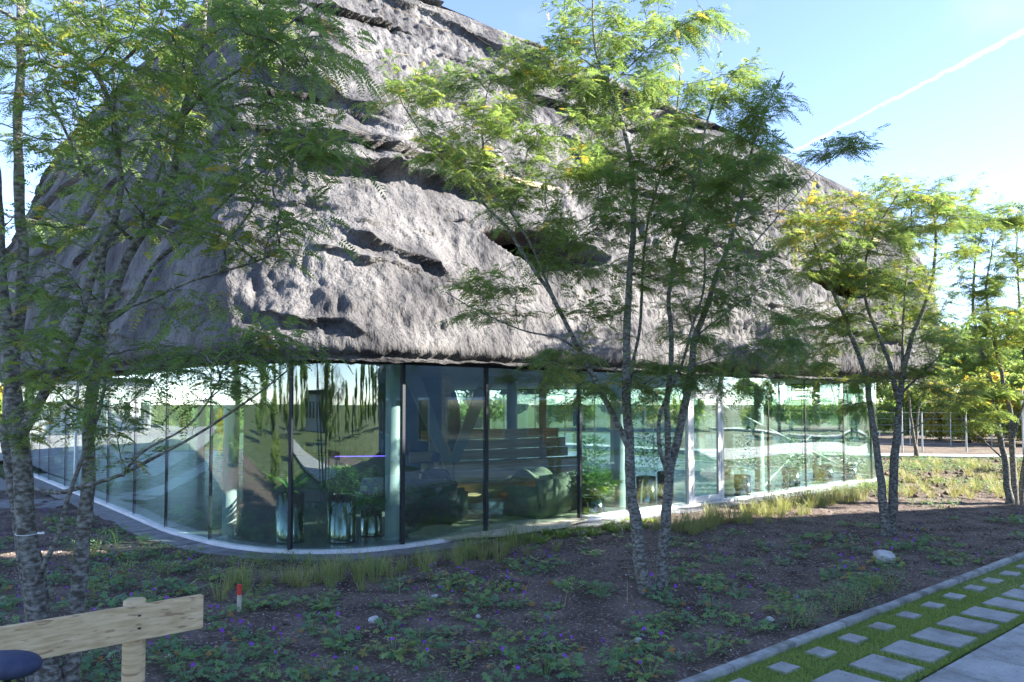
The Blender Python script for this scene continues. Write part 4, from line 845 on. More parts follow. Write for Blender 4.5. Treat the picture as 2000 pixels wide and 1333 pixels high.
def scatter(protos, pts, label, cat, group, smin=.75, smax=1.25, zoff=0):
    first = set()
    for (x, y) in pts:
        k = random.randrange(len(protos)); pr = protos[k]
        o = pr if k not in first else copy_tree(pr)
        first.add(k); tag(o, label, cat, group); s_ = random.uniform(smin, smax)
        o.location = (x, y, sz(x, y) + zoff); o.rotation_euler = (0, 0, random.uniform(0, 6.28)); o.scale = (s_, s_, s_ * random.uniform(.85, 1.15))
    for k, pr in enumerate(protos):
        if k not in first:
            for c in list(pr.children): bpy.data.objects.remove(c)
            bpy.data.objects.remove(pr)
def band_pts(line, n, jit, d):
    P = np.array([gnd(*p) for p in line]); dd = np.r_[0, np.cumsum(np.linalg.norm(np.diff(P, axis=0), axis=1))]; out = []; tries = 0
    while len(out) < n and tries < n * 30:
        tries += 1; t = random.uniform(0, dd[-1]); x = np.interp(t, dd, P[:, 0]) + random.gauss(0, jit); y = np.interp(t, dd, P[:, 1]) + random.gauss(0, jit)
        if in_bed(x, y) and free(x, y, d): out.append((x, y))
    return out
tuft = [mk_tuft(100 + i, 48, .27 + .03 * i, .2, .6, .45 + .12 * (i % 3), wd=.0028) for i in range(5)]
tuftY = [mk_tuft(120 + i, 60, .28 + .04 * i, .26, .6, .68, wd=.003) for i in range(4)]
sedge = [mk_tuft(140 + i, 60, .13, .16, 1.1, .35, 'sedge_clump', .005, 'lawn') for i in range(3)]
scatter(tuft, band_pts([(455, 1150), (600, 1140), (750, 1120), (900, 1095), (1030, 1065)], 56, .23, .17), 'knee high green grass tuft in the row beside the curved glass front', 'grass tuft', 'grass tufts in front of the curved glass')
scatter(sedge, band_pts([(1000, 1060), (1080, 1045), (1160, 1040), (1260, 1020)], 40, .20, .15) , 'small dark green sedge clump in the dark bed beside the plinth paving', 'sedge', 'sedge clumps by the plinth')
scatter(tuftY, band_pts([(1290, 1040), (1380, 1032), (1480, 1010), (1560, 990), (1640, 975)], 75, .26, .15), 'tall yellow green grass tuft in the band beside the door and right hand glass', 'grass tuft', 'yellow green grass tufts right of the door')
wd = [mk_weed(160 + i, 170, .26, .24, 'leafy_shrub', .62) for i in range(3)]
scatter(wd, band_pts([(1520, 985), (1600, 975), (1680, 965), (1760, 955)], 34, .3, .26), 'low bushy yellow green shrub in the sunlit edge of the bed', 'shrub', 'low shrubs at the right end of the glass')
wd2 = [mk_weed(170 + i, 130, .24, .2, 'leafy_weed', .3, .045) for i in range(3)]
scatter(wd2, band_pts([(1470, 1285), (1560, 1240), (1640, 1200), (1700, 1165), (1760, 1150)], 14, .09, .16) + band_pts([(150, 1085), (230, 1070)], 6, .15, .2), 'bushy green weed growing against the grey kerb or the plinth', 'weed', 'weeds at the bed edges')
leafy = [mk_weed(180 + i, 90, .13, .16, 'low_perennial', .66, .05) for i in range(3)]
scatter(leafy, band_pts([(180, 1160), (270, 1120), (350, 1110), (430, 1110), (520, 1100), (640, 1105)], 34, .22, .2), 'low light green leafy perennial in the bed around the rounded corner', 'perennial', 'light green perennials near the rounded corner')
gpts = []; tries = 0
while len(gpts) < 285 and tries < 9000:
    tries += 1; px = random.uniform(-30, 2030); py = random.uniform(1015, 1345); x, y = gnd(px, py)
    if y < 5.3 or y > 16.5: continue
    if random.random() > (.55 + .45 * min(1, y / 10)): continue
    if not in_bed(x, y, .2): continue
    cl = float(fbm(np.array([x * .9]), np.array([y * .9]), s=77)[0])
    if random.random() > .55 + .9 * cl: continue
    if free(x, y, .21): gpts.append((x, y))
ger = [mk_geranium(200 + i, i % 3, nl=18 + 3 * i, spread=.13 + .012 * i, tb=.25 + .14 * (i % 4)) for i in range(8)]
scatter(ger, gpts, 'low geranium plant with lobed green leaves in the shaded dark soil bed', 'geranium', 'geraniums across the dark soil bed', .7, 1.35)
print('geranium', len(gpts))
# ground cover of the sunlit ground beyond: uncountable
def cover(name, n_, region, ls, hg, mt, tone0, fl=None, test=None):
    X, Y = region(n_); k = np.ones(len(X), bool) if test is None else test(X, Y); X, Y = X[k], Y[k]; n_ = len(X)
    c = np.stack([X, Y, soil_z(X, Y) + rng.uniform(0, hg, n_)], 1); a = rng.uniform(0, 2 * PI, n_); d = np.stack([np.cos(a), np.sin(a), rng.uniform(-.2, .9, n_)], 1); d /= np.linalg.norm(d, axis=1)[:, None]
    p = np.cross(d, [0, 0, 1.0]); p /= np.linalg.norm(p, axis=1)[:, None] + 1e-9; L = (ls * rng.uniform(.5, 1.3, n_))[:, None]
    V = np.stack([c, c + d * L * .5 + p * L * .24, c + d * L, c + d * L * .5 - p * L * .24], 1).reshape(-1, 3)
    t = np.clip(tone0 + .25 * fbm(X * .6, Y * .6, s=5) + rng.normal(0, .15, n_), 0, 1)
    return tag(quads(name, V, np.arange(n_ * 4).reshape(-1, 4), M[mt], tone=t), kind='stuff')
def reg(x0, x1, y0, y1): return lambda n_: (rng.uniform(x0, x1, n_), rng.uniform(y0, y1, n_))
PLl = [tuple(p) for p in PL]
def okbed(X, Y): return ~poly_inside(X, Y, PLl) & ((X - K0[0]) * NV[0] + (Y - K0[1]) * NV[1] < -.25) & (fbm(X * .7, Y * .7, s=12) > -.25)
cover('ground_cover', 60000, reg(9, 32, 16.3, 31.2), .085, .16, 'plant', .68, test=lambda X, Y: okbed(X, Y) & (fbm(X * .55, Y * .8, s=19) > -.12))
cover('ground_cover', 9000, reg(9, 32, 16, 31), .5, .05, 'grass', .8, test=lambda X, Y: okbed(X, Y) & (fbm(X * .5, Y * .5, s=14) > .1)) if False else None
tg = []
while len(tg) < 60:
    x, y = gnd(random.uniform(1680, 2010), random.uniform(905, 975)); 
    if in_bed(x, y) and free(x, y, .3): tg.append((x, y))
scatter([mk_tuft(130 + i, 60, .36, .3, .7, .8, wd=.003) for i in range(2)], tg, 'loose pale yellow grass tuft in the sunlit ground right of the pavilion', 'grass tuft', 'pale grass tufts in the sunlit ground')
cover('ground_cover', 9000, reg(-30, -10.5, 8, 20), .09, .14, 'plant', .4, test=lambda X, Y: okbed(X, Y) & (fbm(X * .8, Y * .8, s=22) > -.05))
cover('leaf_litter', 9500, reg(-9, 11, 4.5, 16), .028, .008, 'plant', .97, test=lambda X, Y: ~poly_inside(X, Y, PLl) & ((X - K0[0]) * NV[0] + (Y - K0[1]) * NV[1] < -.2))
cover('seedlings', 8000, reg(-9, 11, 5, 16), .03, .03, 'plant', .35, test=lambda X, Y: okbed(X, Y) & (fbm(X * 1.6, Y * 1.6, s=26) > 0))
# soil clods and pebbles
def lumps(name, n_, r0, r1, m, x0, x1, y0, y1, test):
    bm = bmesh.new(); bmesh.ops.create_icosphere(bm, subdivisions=1, radius=1); v0 = np.array([v.co[:] for v in bm.verts]); f0 = np.array([[v.index for v in f.verts] for f in bm.faces]); bm.free()
    X = rng.uniform(x0, x1, n_); Y = rng.uniform(y0, y1, n_); k = test(X, Y); X, Y = X[k], Y[k]; n_ = len(X)
    S = (r0 + (r1 - r0) * rng.random(n_) ** 3)[:, None, None] * rng.uniform(.6, 1.3, (n_, 1, 3)) * rng.uniform(.75, 1.2, (n_, len(v0), 1))
    V = v0[None] * S; V[..., 2] *= .7; V += np.stack([X, Y, soil_z(X, Y) + S[:, 0, 0] * .2], 1)[:, None]
    F = (f0[None] + (np.arange(n_) * len(v0))[:, None, None]).reshape(-1, 3); Q = np.c_[F, F[:, 2]]
    me = bpy.data.meshes.new(name); V = V.reshape(-1, 3).astype(np.float32); me.vertices.add(len(V)); me.vertices.foreach_set('co', V.ravel()); me.loops.add(F.size); me.loops.foreach_set('vertex_index', F.ravel().astype(np.int32)); me.polygons.add(len(F)); me.polygons.foreach_set('loop_start', np.arange(0, F.size, 3, dtype=np.int32)); me.update(calc_edges=True); me.materials.append(m)
    o = bpy.data.objects.new(name, me); COL.objects.link(o); return tag(o, kind='stuff')
tb_ = lambda X, Y: ~poly_inside(X, Y, PLl) & ((X - K0[0]) * NV[0] + (Y - K0[1]) * NV[1] < -.18)
lumps('soil_clods', 9000, .006, .035, M['soil'], -8, 11, 4.6, 16, tb_)
lumps('pebbles', 3600, .004, .014, M['stone'], -8, 10, 4.8, 14, tb_)
lumps('soil_clods', 5000, .02, .09, M['tilled'], 9, 32, 18, 31, tb_)
# lawn blades on the verge
n_ = 62000; a_ = rng.uniform(-2.4, 14, n_); a_ = np.where(rng.random(n_) < .55, rng.uniform(-1.2, 5, n_), a_); v_ = rng.uniform(0.01, 1.1, n_)
def on_slab(a, v):
    f = (np.mod(a - .795 + .316, .632) - .316); r = (np.abs(f) < .106) & (np.abs(v - .235) < .080)
    f = (np.mod(a - 1.52 + .316, .632) - .316); return r | ((np.abs(f) < .215) & (np.abs(v - .785) < .215))
kk = ~on_slab(a_, v_); a_, v_ = a_[kk], v_[kk]; n_ = len(a_)
Pb = K0 + EV * a_[:, None] + NV * v_[:, None]; h = rng.uniform(.015, .042, n_)[:, None]; an = rng.uniform(0, 2 * PI, n_); d = np.stack([np.cos(an), np.sin(an), np.zeros(n_)], 1) * h * rng.uniform(.1, 1.3, (n_, 1)); w_ = np.stack([-np.sin(an), np.cos(an), np.zeros(n_)], 1) * .0022
b0 = np.c_[Pb, np.full(n_, -.008)]; up = np.array([0, 0, 1.0]) * h; tip = b0 + up + d; md = b0 + up * .6 + d * .35
V = np.stack([b0 - w_, b0 + w_, md + w_ * .9, md - w_ * .9, md - w_ * .9, md + w_ * .9, tip + w_ * .1, tip - w_ * .1], 1).reshape(-1, 3)
tn = np.clip(.45 + .3 * fbm(Pb[:, 0] * 2, Pb[:, 1] * 2, s=4) + rng.normal(0, .15, n_), 0, 1)
tag(quads('lawn', V, np.arange(n_ * 8).reshape(-1, 4), M['lawn'], tone=np.repeat(tn, 2)), kind='stuff')
# dry stalks
tv, tq, vb_ = [], [], 0
for i in range(420):
    x = random.uniform(-8, 10); y = random.uniform(5, 15.5)
    if not in_bed(x, y, .05): continue
    a = random.uniform(0, 6.28); L = random.uniform(.05, .22); z = sz(x, y) + .006; Pt = np.array([(x + math.cos(a) * L * f + random.gauss(0, .004), y + math.sin(a) * L * f + random.gauss(0, .004), z + random.uniform(0, .012)) for f in (0, .35, .7, 1)])
    v, q_ = tube_np(Pt, np.array([.003, .0028, .002, .0012]), 4); tv.append(v); tq.append(q_ + vb_); vb_ += len(v)
tag(quads('fallen_twigs', np.concatenate(tv), np.concatenate(tq), M['straw']), kind='stuff')
b = 0
for px, py, q_ in ((845, 1180, 0), (1015, 1178, 1), (1100, 1190, 2), (1225, 1180, 3), (880, 1095, 4), (1500, 1120, 5), (1690, 1070, 6), (780, 1160, 7)):
    x, y = gnd(px, py); lx, ly = random.uniform(-.12, .12), random.uniform(-.1, .1)
    o = MB().tube([(0, 0, -.02), (lx * .5, ly * .5, .13), (lx, ly, .26)], .003, 5).build('dry_stalk', M['straw']); o.location = (x, y, sz(x, y))
    tag(o, 'thin dry brown stalk sticking up from the soil between geraniums', 'stalk', 'dry stalks in the bed')
# rocks
def rock(px, py, r, label, seed, flat=.75):
    bm = bmesh.new(); bmesh.ops.create_icosphere(bm, subdivisions=3, radius=1); rr = random.Random(seed)
    cs = [Vector((rr.gauss(0, 1), rr.gauss(0, 1), rr.gauss(0, 1))).normalized() for _ in range(9)]
    for v in bm.verts:
        p = v.co.copy()
        for c in cs:
            d = p.dot(c)
            if d > .68: p -= c * (d - .68)
        v.co = Vector((p.x * 1.15, p.y, p.z * flat)) * r
    me = bpy.data.meshes.new('rock'); bm.to_mesh(me); bm.free(); me.materials.append(M['stone']); o = bpy.data.objects.new('rock', me); COL.objects.link(o); x, y = gnd(px, py); o.location = (x, y, sz(x, y) + r * .45); o.rotation_euler = (0, 0, seed); tag(o, label, 'rock')
rock(1726, 1100, .155, 'largest pale grey rock in the bed in front of the right hand tree', 3, .85)
rock(730, 1212, .062, 'small pale angular stone among geraniums at the middle of the bed', 5)
rock(1245, 1256, .05, 'small flat grey stone in the near soil below the central tree', 8, .5)
rock(1505, 1212, .045, 'small oval pale stone near the purple flowers by the kerb', 9, .6)
rock(935, 1208, .035, 'tiny grey blue stone in the soil right of centre', 12, .8)
rock(850, 1165, .05, 'thin pale stone chip at the foot of the grass tufts', 14, .35)
# ================================================================== street things
def stake(px, py, h, r, rt, label, paint=.35, grp=None, zz=None):
    x, y = gnd(px, py); root = tag(empty('marker_stake', (x, y, 0)), label, 'stake', grp)
    MB().box((0, 0, h * (1 - paint) / 2 - .05), (r * 2, r * 2, h * (1 - paint) + .1)).build('stake_shaft', M['stakewood'], root)
    MB().box((0, 0, h * (1 - paint / 2)), (r * 2 + .003, r * 2 + .003, h * paint)).build('painted_top', M['red'], root); root.rotation_euler = (random.uniform(-.04, .04), random.uniform(-.04, .04), random.uniform(-.3, .3)); return root
stake(467, 1200, .33, .017, 0, 'white wooden marker stake with a red painted top in the bed behind the rail')
Yr = 4.65
def railpt(px, py, Y): return at(px, py, Y)
rail = tag(empty('timber_rail', (0, 0, 0)), 'rough pine barrier of one wide plank bolted to a round post', 'barrier')
pr_ = at(396, 1161, 4.75); pl_ = at(-330, 1262, 3.62); pr2 = at(396, 1226, 4.75)
hp = pr_.z - pr2.z; dv = pl_ - pr_; dv.z = 0; Lp = dv.length; mid_ = (pr_ + pl_) / 2; zt = pr_.z - hp / 2; rz_ = math.atan2(-dv.y, -dv.x)
rail.location = (pr_.x, pr_.y, 0); off_ = Vector((pr_.x, pr_.y, 0))
MB().cham(Vector((mid_.x, mid_.y, zt)) - off_, (Lp, .045, hp), .006, rz_).build('rail_plank', M['pine'], rail)
nr = Vector((math.sin(rz_), -math.cos(rz_), 0))
for f, nm in ((.215, 0), (.88, 1)):
    c = pr_ + dv * f; c = Vector((c.x, c.y, 0)) - nr * .090 - off_
    MB().lathe(c, [(.066, 0), (.065, zt + hp / 2 - .035), (.064, zt + hp / 2 + .008), (.056, zt + hp / 2 + .014)], 20).build('post', M['pine'], rail)
    for dz in (.045, -.03):
        q_ = c + nr * .115; MB().lathe((q_.x, q_.y, zt + dz), [(.009, -.004), (.011, 0), (.009, .004)], 8).build('bolt', M['black'], rail)
# bicycle: its saddle shows at the lower left
sx_ = at(18, 1300, 2.75); bike = tag(empty('bicycle', (sx_.x, sx_.y, 0), math.radians(165)), 'parked bicycle of which only the dark navy saddle shows below the rail', 'bicycle')
zs = sx_.z
mb = MB(); bm = bmesh.new(); bmesh.ops.create_uvsphere(bm, u_segments=28, v_segments=14, radius=1)
for v in bm.verts:
    x, y, z = v.co; k = .5 + .5 * (1 / (1 + math.exp((x - .05) * 7))); v.co = Vector((x * .125, y * .085 * (k * 1.0 + .0), max(z, -.6) * .052 + (.008 * x * x)))
mb.add([v.co for v in bm.verts], [[v.index for v in f.verts] for f in bm.faces], True); bm.free()
sdl = mb.build('saddle', M['navy'], bike); sdl.location = (-.0, 0, zs)
MB().tube([(0, 0, zs - .02), (.09, 0, zs - .42)], .014).build('seat_post', M['black'], bike)
fr = MB(); bbp = (.16, 0, .30)
fr.tube([(.085, 0, zs - .40), bbp], .017); fr.tube([(.10, 0, zs - .47), (.62, 0, zs - .32)], .017); fr.tube([bbp, (.66, 0, zs - .52)], .019); fr.tube([(.60, 0, zs - .28), (.68, 0, zs - .58)], .02)
for s_ in (-.05, .05): fr.tube([bbp, (-.30, s_, .34)], .009); fr.tube([(.10, 0, zs - .47), (-.30, s_, .34)], .008); fr.tube([(.68, s_ * .6, zs - .58), (.78, s_, .34)], .011)
fr.build('frame', M['cyan'], bike)
MB().tube([(.60, 0, zs - .28), (.57, 0, zs + .02), (.60, .1, zs + .08), (.52, .28, zs + .06)], .013).tube([(.57, 0, zs + .02), (.60, -.1, zs + .08), (.52, -.28, zs + .06)], .013).build('handlebar', M['black'], bike)
for x in (-.30, .78):
    wh = MB(); ring = [(x + .34 * math.cos(t), 0, .34 + .34 * math.sin(t)) for t in np.linspace(0, 2 * PI, 37)]; wh.tube(ring, .018, 8, False); wh = wh.build('wheel', M['rubber'], bike)
    sp = MB()
    for k in range(16): t = k * PI / 8; sp.tube([(x, .02 * (-1) ** k, .34), (x + .33 * math.cos(t), 0, .34 + .33 * math.sin(t))], .0015, 4, False)
    sp.lathe((x, 0, .34), [(.02, -.03), (.02, .03)], 10); sp.build('spokes', M['fence'], wh)
MB().tube([(.16, -.08, .30), (.16, .08, .30)], .02).tube([(.16, .09, .30), (.30, .09, .22)], .009).tube([(.16, -.09, .30), (.02, -.09, .38)], .009).build('crank', M['black'], bike)
# plant label tie on the left trunk
t0 = at(58, 1040, 5.8); o = MB().tube([(t0.x + .095 * math.cos(t), t0.y + .095 * math.sin(t), t0.z + .01 * math.sin(t)) for t in np.linspace(PI * .95, PI * 2.05, 12)], .003, 5).box((t0.x + .125, t0.y - .06, t0.z + .004), (.055, .004, .014)).build('plant_tag', M['white_metal']); tag(o, 'thin white tie with a small tag round the nearest left trunk', 'plant tag')
# ================================================================== things inside the pavilion
FZ = .056
def inside(px, py): x, y = gnd(px, py, FZ); return x, y
def planter(px, py, r, h, label):
    x, y = inside(px, py); root = tag(empty('steel_planter', (x, y, FZ)), label, 'planter', 'steel planters behind the glass')
    MB().lathe((0, 0, 0), [(r, 0), (r, h), (r - .012, h), (r - .02, h - .05)], 40, close=False).build('planter_body', M['steel'], root)
    MB().lathe((0, 0, 0), [(r + .004, .0), (r + .004, .02)], 40, close=False).build('base_ring', M['mullion'], root)
    MB().lathe((0, 0, h - .05), [(.001, 0), (r - .02, 0)], 24, close=False).build('potting_soil', M['soil'], root); return x, y, FZ + h
def strap_plant(x, y, z, n_, L, wd_, seed, label, tb=.45, up=.8, name='strap_leaf_plant'):
    rg = np.random.default_rng(seed); V = []; T = []
    for i in range(n_):
        a = rg.uniform(0, 2 * PI); l = L * rg.uniform(.6, 1.1); e = rg.uniform(.35, 1) * up; d = np.array([math.cos(a), math.sin(a), 0]); w_ = np.array([-math.sin(a), math.cos(a), 0]) * wd_
        p = [np.array([0, 0, -.03]) + d * l * f * math.cos(e * 1.3 * (1 - f * .6)) + np.array([0, 0, 1.0]) * l * (f * math.sin(e * 1.5) - .55 * f * f * (1.25 - e)) for f in np.linspace(0, 1, 7)]
        ws = [.25, .7, 1, 1, .8, .5, .05]
        for k in range(6): V += [p[k] - w_ * ws[k], p[k] + w_ * ws[k], p[k + 1] + w_ * ws[k + 1], p[k + 1] - w_ * ws[k + 1]]
        T += [np.clip(tb + rg.normal(0, .2), 0, 1)] * 6
    V = np.array(V); o = quads(name, V, np.arange(len(V)).reshape(-1, 4), M['indoor'], tone=np.array(T)); o.location = (x, y, z); return tag(o, label, 'indoor plant', 'plants in the pavilion')
def bush(x, y, z, n_, hgt, spr, seed, label, ls=.06, tb=.4):
    o = mk_weed(seed, n_, hgt, spr, 'indoor_bush', tb, ls); o.data.materials[0] = M['indoor']; o.location = (x, y, z); return tag(o, label, 'indoor plant', 'plants in the pavilion')
def palm(x, y, z, n_, L, seed, label, tb=.4):
    rg = np.random.default_rng(seed); P0 = np.zeros((n_, 3)); a = rg.uniform(0, 2 * PI, n_); e = rg.uniform(.7, 1.35, n_); D_ = np.stack([np.cos(a) * np.cos(e), np.sin(a) * np.cos(e), np.sin(e)], 1)
    V, Q, tn = fronds(P0, D_, L * rg.uniform(.7, 1.1, n_), 14, llen=.26, lwid=.03, droop=.45, tone=np.clip(tb + rg.normal(0, .15, n_), 0, 1), rg=rg)
    o = quads('indoor_palm', V, Q, M['indoor'], tone=tn); o.location = (x, y, z); return tag(o, label, 'indoor plant', 'plants in the pavilion')
p = planter(566, 1058, .225, .80, 'leftmost tall mirror steel planter behind the curved glass corner'); strap_plant(*p, 34, .75, .034, 1, 'spiky arching plant with one bleached leaf in the leftmost steel planter', .3)
p = planter(667, 1058, .225, .80, 'tall mirror steel planter under the dense round bush'); bush(*p, 1500, .42, .38, 2, 'dense dark green bush in the second tall steel planter', .075, .4)
p = planter(725, 1046, .18, .44, 'short mirror steel planter beside the pale column'); palm(*p, 40, 1.15, 3, 'upright feathery palm in the short steel planter beside the column')
strap_plant(p[0], p[1], p[2] + .1, 12, .8, .012, 31, 'fine leaved grass plant leaning out of the short steel planter', .4, 1.0)
x, y = inside(505, 1035); strap_plant(x, y + .4, .9, 10, .5, .04, 7, 'bright yellow green arching leaf plant left of the tall planters', .95)
p = planter(1158, 1003, .24, .34, 'low dark planter under the fern by the right column'); palm(*p, 46, .95, 5, 'bright green fern with arching fronds near the thick pale column', .75); bush(p[0], p[1], p[2] + .1, 800, 1.15, .42, 6, 'tall leafy plant rising behind the fern', .12, .6)
for k, (px, py, r, h) in enumerate(((1262, 985, .22, .62), (1450, 968, .2, .5), (1545, 950, .24, .5), (1612, 938, .22, .45), (1660, 934, .2, .42), (1300, 970, .2, .6))):
    lb = ['steel planter between the two stems of the central tree', 'steel planter just right of the white door', 'wide round steel planter between the crossing brace rods', 'steel planter near the far right column', 'steel planter at the far right corner of the glass', 'steel planter left of the white door'][k]
    p = planter(px, py, r, h, lb); bush(*p, 600, .95, .42, 20 + k, 'leafy green bush in the ' + lb, .11, .55)
# armchair, sofa
def seat(name, px, py, rz, w_, d_, h_, m, label, cat, back=.42):
    x, y = inside(px, py); root = tag(empty(name, (x, y, FZ), rz), label, cat)
    MB().cham((0, 0, .24), (w_, d_, .36), .05).build('seat_base', m, root)
    MB().cham((0, .04, .45), (w_ - .36, d_ - .2, .14), .05).build('cushion', m, root)
    MB().cham((0, -d_ / 2 + .11, .30 + back / 2), (w_, .24, .5 + back - .1), .07).build('backrest', m, root)
    for s_ in (-1, 1): MB().cham((s_ * (w_ / 2 - .1), .05, .36), (.22, d_ - .08, .56), .07).build('armrest', m, root)
    for sx in (-1, 1):
        for sy in (-1, 1): MB().box((sx * (w_ / 2 - .12), sy * (d_ / 2 - .12), .03), (.05, .05, .06)).build('leg', M['black'], root)
    return root
ac = seat('armchair', 850, 1022, math.radians(-12), 1.05, .92, .8, M['leather'], 'dark armchair with its back to the glass and a person sitting in it', 'armchair', .36)
sf = seat('sofa', 1068, 1004, math.radians(58), 1.9, .95, .8, M['sofa'], 'moss green sofa with a rumpled throw beside the glass coffee table', 'sofa', .36)
x, y = inside(1040, 990)
bm = bmesh.new(); bmesh.ops.create_grid(bm, x_segments=24, y_segments=24, size=.55)
for v in bm.verts: v.co.z = .10 * math.sin(v.co.x * 7) * math.cos(v.co.y * 5) + .25 * math.exp(-v.co.y ** 2 * 8) + .02 * math.sin(v.co.x * 23 + v.co.y * 9)
me = bpy.data.meshes.new('throw'); bm.to_mesh(me); bm.free(); me.materials.append(M['sofa']); o = bpy.data.objects.new('throw', me); COL.objects.link(o); o.location = (x + .1, y, .62); o.rotation_euler = (0, 0, 1); so = o.modifiers.new('s', 'SOLIDIFY'); so.thickness = .02
tag(o, 'rumpled pale green throw over the arm of the sofa', 'throw')
# seated person seen from behind
def skin_fig(name, joints, edges, m, parent):
    me = bpy.data.meshes.new(name); me.from_pydata([j[0] for j in joints], edges, []); me.update(); o = bpy.data.objects.new(name, me); COL.objects.link(o); o.parent = parent
    sk = o.modifiers.new('skin', 'SKIN'); 
    for i, j in enumerate(joints): me.skin_vertices[0].data[i].radius = j[1]; me.skin_vertices[0].data[i].use_root = (i == 0)
    sb_ = o.modifiers.new('sub', 'SUBSURF'); sb_.levels = 2; sb_.render_levels = 2; me.materials.append(m); return o
def person(loc, rz, label, joints_body, jacket, trousers, legs, head, hairl=True):
    root = tag(empty('person', loc, rz), label, 'person')
    skin_fig('body', joints_body[0], joints_body[1], jacket, root); skin_fig('trousers', legs[0], legs[1], trousers, root)
    hx, hy, hz = head; hd_ = MB(); bm = bmesh.new(); bmesh.ops.create_uvsphere(bm, u_segments=20, v_segments=16, radius=1)
    vs = []
    for v in bm.verts:
        X, Y, Z = v.co; wj = 1 - .28 * max(0, -Z) ** 1.5
        vs.append((hx + X * .075 * wj, hy + Y * .095 * wj + .012 * (Z < 0), hz + Z * .12))
    hd_.add(vs, [[v.index for v in f.verts] for f in bm.faces], True); bm.free()
    hd_.tube([(hx, hy - .01, hz - .20), (hx, hy, hz - .07)], .05, 12)
    hd_.add([(hx - .015, hy + .085, hz - .03), (hx + .015, hy + .085, hz - .03), (hx, hy + .09, hz + .025), (hx, hy + .118, hz - .022)], [(0, 1, 3), (1, 2, 3), (2, 0, 3)])
    for s_ in (-1, 1): hd_.lathe((hx + s_ * .077, hy, hz - .005), [(.002, -.03), (.012, -.02), (.014, .02), (.002, .03)], 8)
    hd_.build('head', M['skin'], root)
    hr = MB(); hr.lathe((hx, hy - .012, hz + .005), [(.083, -.05), (.092, 0), (.09, .045), (.07, .095), (.035, .122), (.001, .13)], 20, 1, 1.12); hr.build('hair', M['hair'], root)
    for s_, hp_ in zip((-1, 1), joints_body[2]):
        hx_, hy_, hz_ = hp_; hb = MB(); hb.cham((hx_, hy_ + .04, hz_), (.08, .09, .028), .01)
        for k in range(4):
            fx = hx_ - .03 + k * .02; ln = (.06, .072, .068, .052)[k]
            hb.tube([(fx, hy_ + .08, hz_), (fx, hy_ + .08 + ln * .55, hz_ - .006), (fx, hy_ + .08 + ln, hz_ - .028)], [.009, .0085, .007], 6)
        hb.tube([(hx_ - s_ * .038, hy_ + .02, hz_), (hx_ - s_ * .062, hy_ + .05, hz_ - .004), (hx_ - s_ * .066, hy_ + .08, hz_ - .012)], [.012, .010, .008], 6); hb.build('hand', M['skin'], root)
    return root
x, y = inside(852, 1018)
JB = [((0, 0, .50), (.16, .12)), ((0, -.03, .68), (.15, .11)), ((0, -.05, .86), (.18, .11)), ((0, -.04, 1.0), (.09, .07)), ((.19, -.04, .95), (.07, .07)), ((.30, .06, .74), (.055, .055)), ((.34, .30, .68), (.04, .04)), ((-.19, -.04, .95), (.07, .07)), ((-.30, .06, .74), (.055, .055)), ((-.30, .30, .68), (.04, .04))]
EB = [(0, 1), (1, 2), (2, 3), (2, 4), (4, 5), (5, 6), (2, 7), (7, 8), (8, 9)]
JL = [((0, 0, .52), (.14, .12)), ((.11, .02, .52), (.09, .09)), ((.13, .42, .53), (.065, .065)), ((.13, .46, .10), (.045, .045)), ((.13, .62, .05), (.04, .035)), ((-.11, .02, .52), (.09, .09)), ((-.13, .42, .53), (.065, .065)), ((-.13, .46, .10), (.045, .045)), ((-.13, .62, .05), (.04, .035))]
EL_ = [(0, 1), (1, 2), (2, 3), (3, 4), (0, 5), (5, 6), (6, 7), (7, 8)]
person((x, y, FZ), math.radians(-12), 'person in a dark jacket sitting in the armchair seen from behind', (JB, EB, [(-.30, .31, .68), (.34, .31, .68)]), M['suit'], M['suit'], (JL, EL_), (0, .0, 1.19))
# coffee table, pumpkin, plant on it, rug
x, y = inside(1002, 1012); ct = tag(empty('coffee_table', (x, y, FZ + .02), math.radians(36)), 'clear acrylic low coffee table on the shaggy rug', 'table')
MB().box((0, 0, .36), (.85, .45, .015)).build('tabletop', M['acrylic'], ct)
for s_ in (-1, 1): MB().box((s_ * .42, 0, .175), (.015, .45, .35)).build('side_panel', M['acrylic'], ct)
pm = MB()
for i in range(1):
    n_, k_ = 32, 12; vs = []
    for q_ in range(k_ + 1):
        ph = PI * q_ / k_
        for j_ in range(n_):
            th = 2 * PI * j_ / n_; rr_ = .10 * (1 + .06 * abs(math.cos(th * 4.5))); vs.append((rr_ * math.sin(ph) * math.cos(th), rr_ * math.sin(ph) * math.sin(th), .078 * math.cos(ph)))
    pm.add(vs, [(q_ * n_ + j_, (q_ + 1) * n_ + j_, (q_ + 1) * n_ + (j_ + 1) % n_, q_ * n_ + (j_ + 1) % n_) for q_ in range(k_) for j_ in range(n_)], True)
pu = pm.build('pumpkin', M['orange']); pu.location = (x - .18, y - .02, FZ + .39 + .078); tag(pu, 'small orange pumpkin on the clear coffee table', 'pumpkin'); MB().tube([(0, 0, .07), (.01, 0, .10)], .012, 6).build('stalk', M['straw'], pu)
bush(x - .42, y - .1, FZ + .38, 160, .22, .14, 50, 'yellow green potted flowers beside the pumpkin on the table', .04, .95)
x, y = inside(985, 1028); n_ = 60; th = np.linspace(0, 2 * PI, n_, endpoint=False); mb = MB(); R1 = 1.0 + .05 * np.sin(th * 9); vs = [(1.9 * r * math.cos(t), .85 * r * math.sin(t), 0) for r, t in zip(R1, th)]
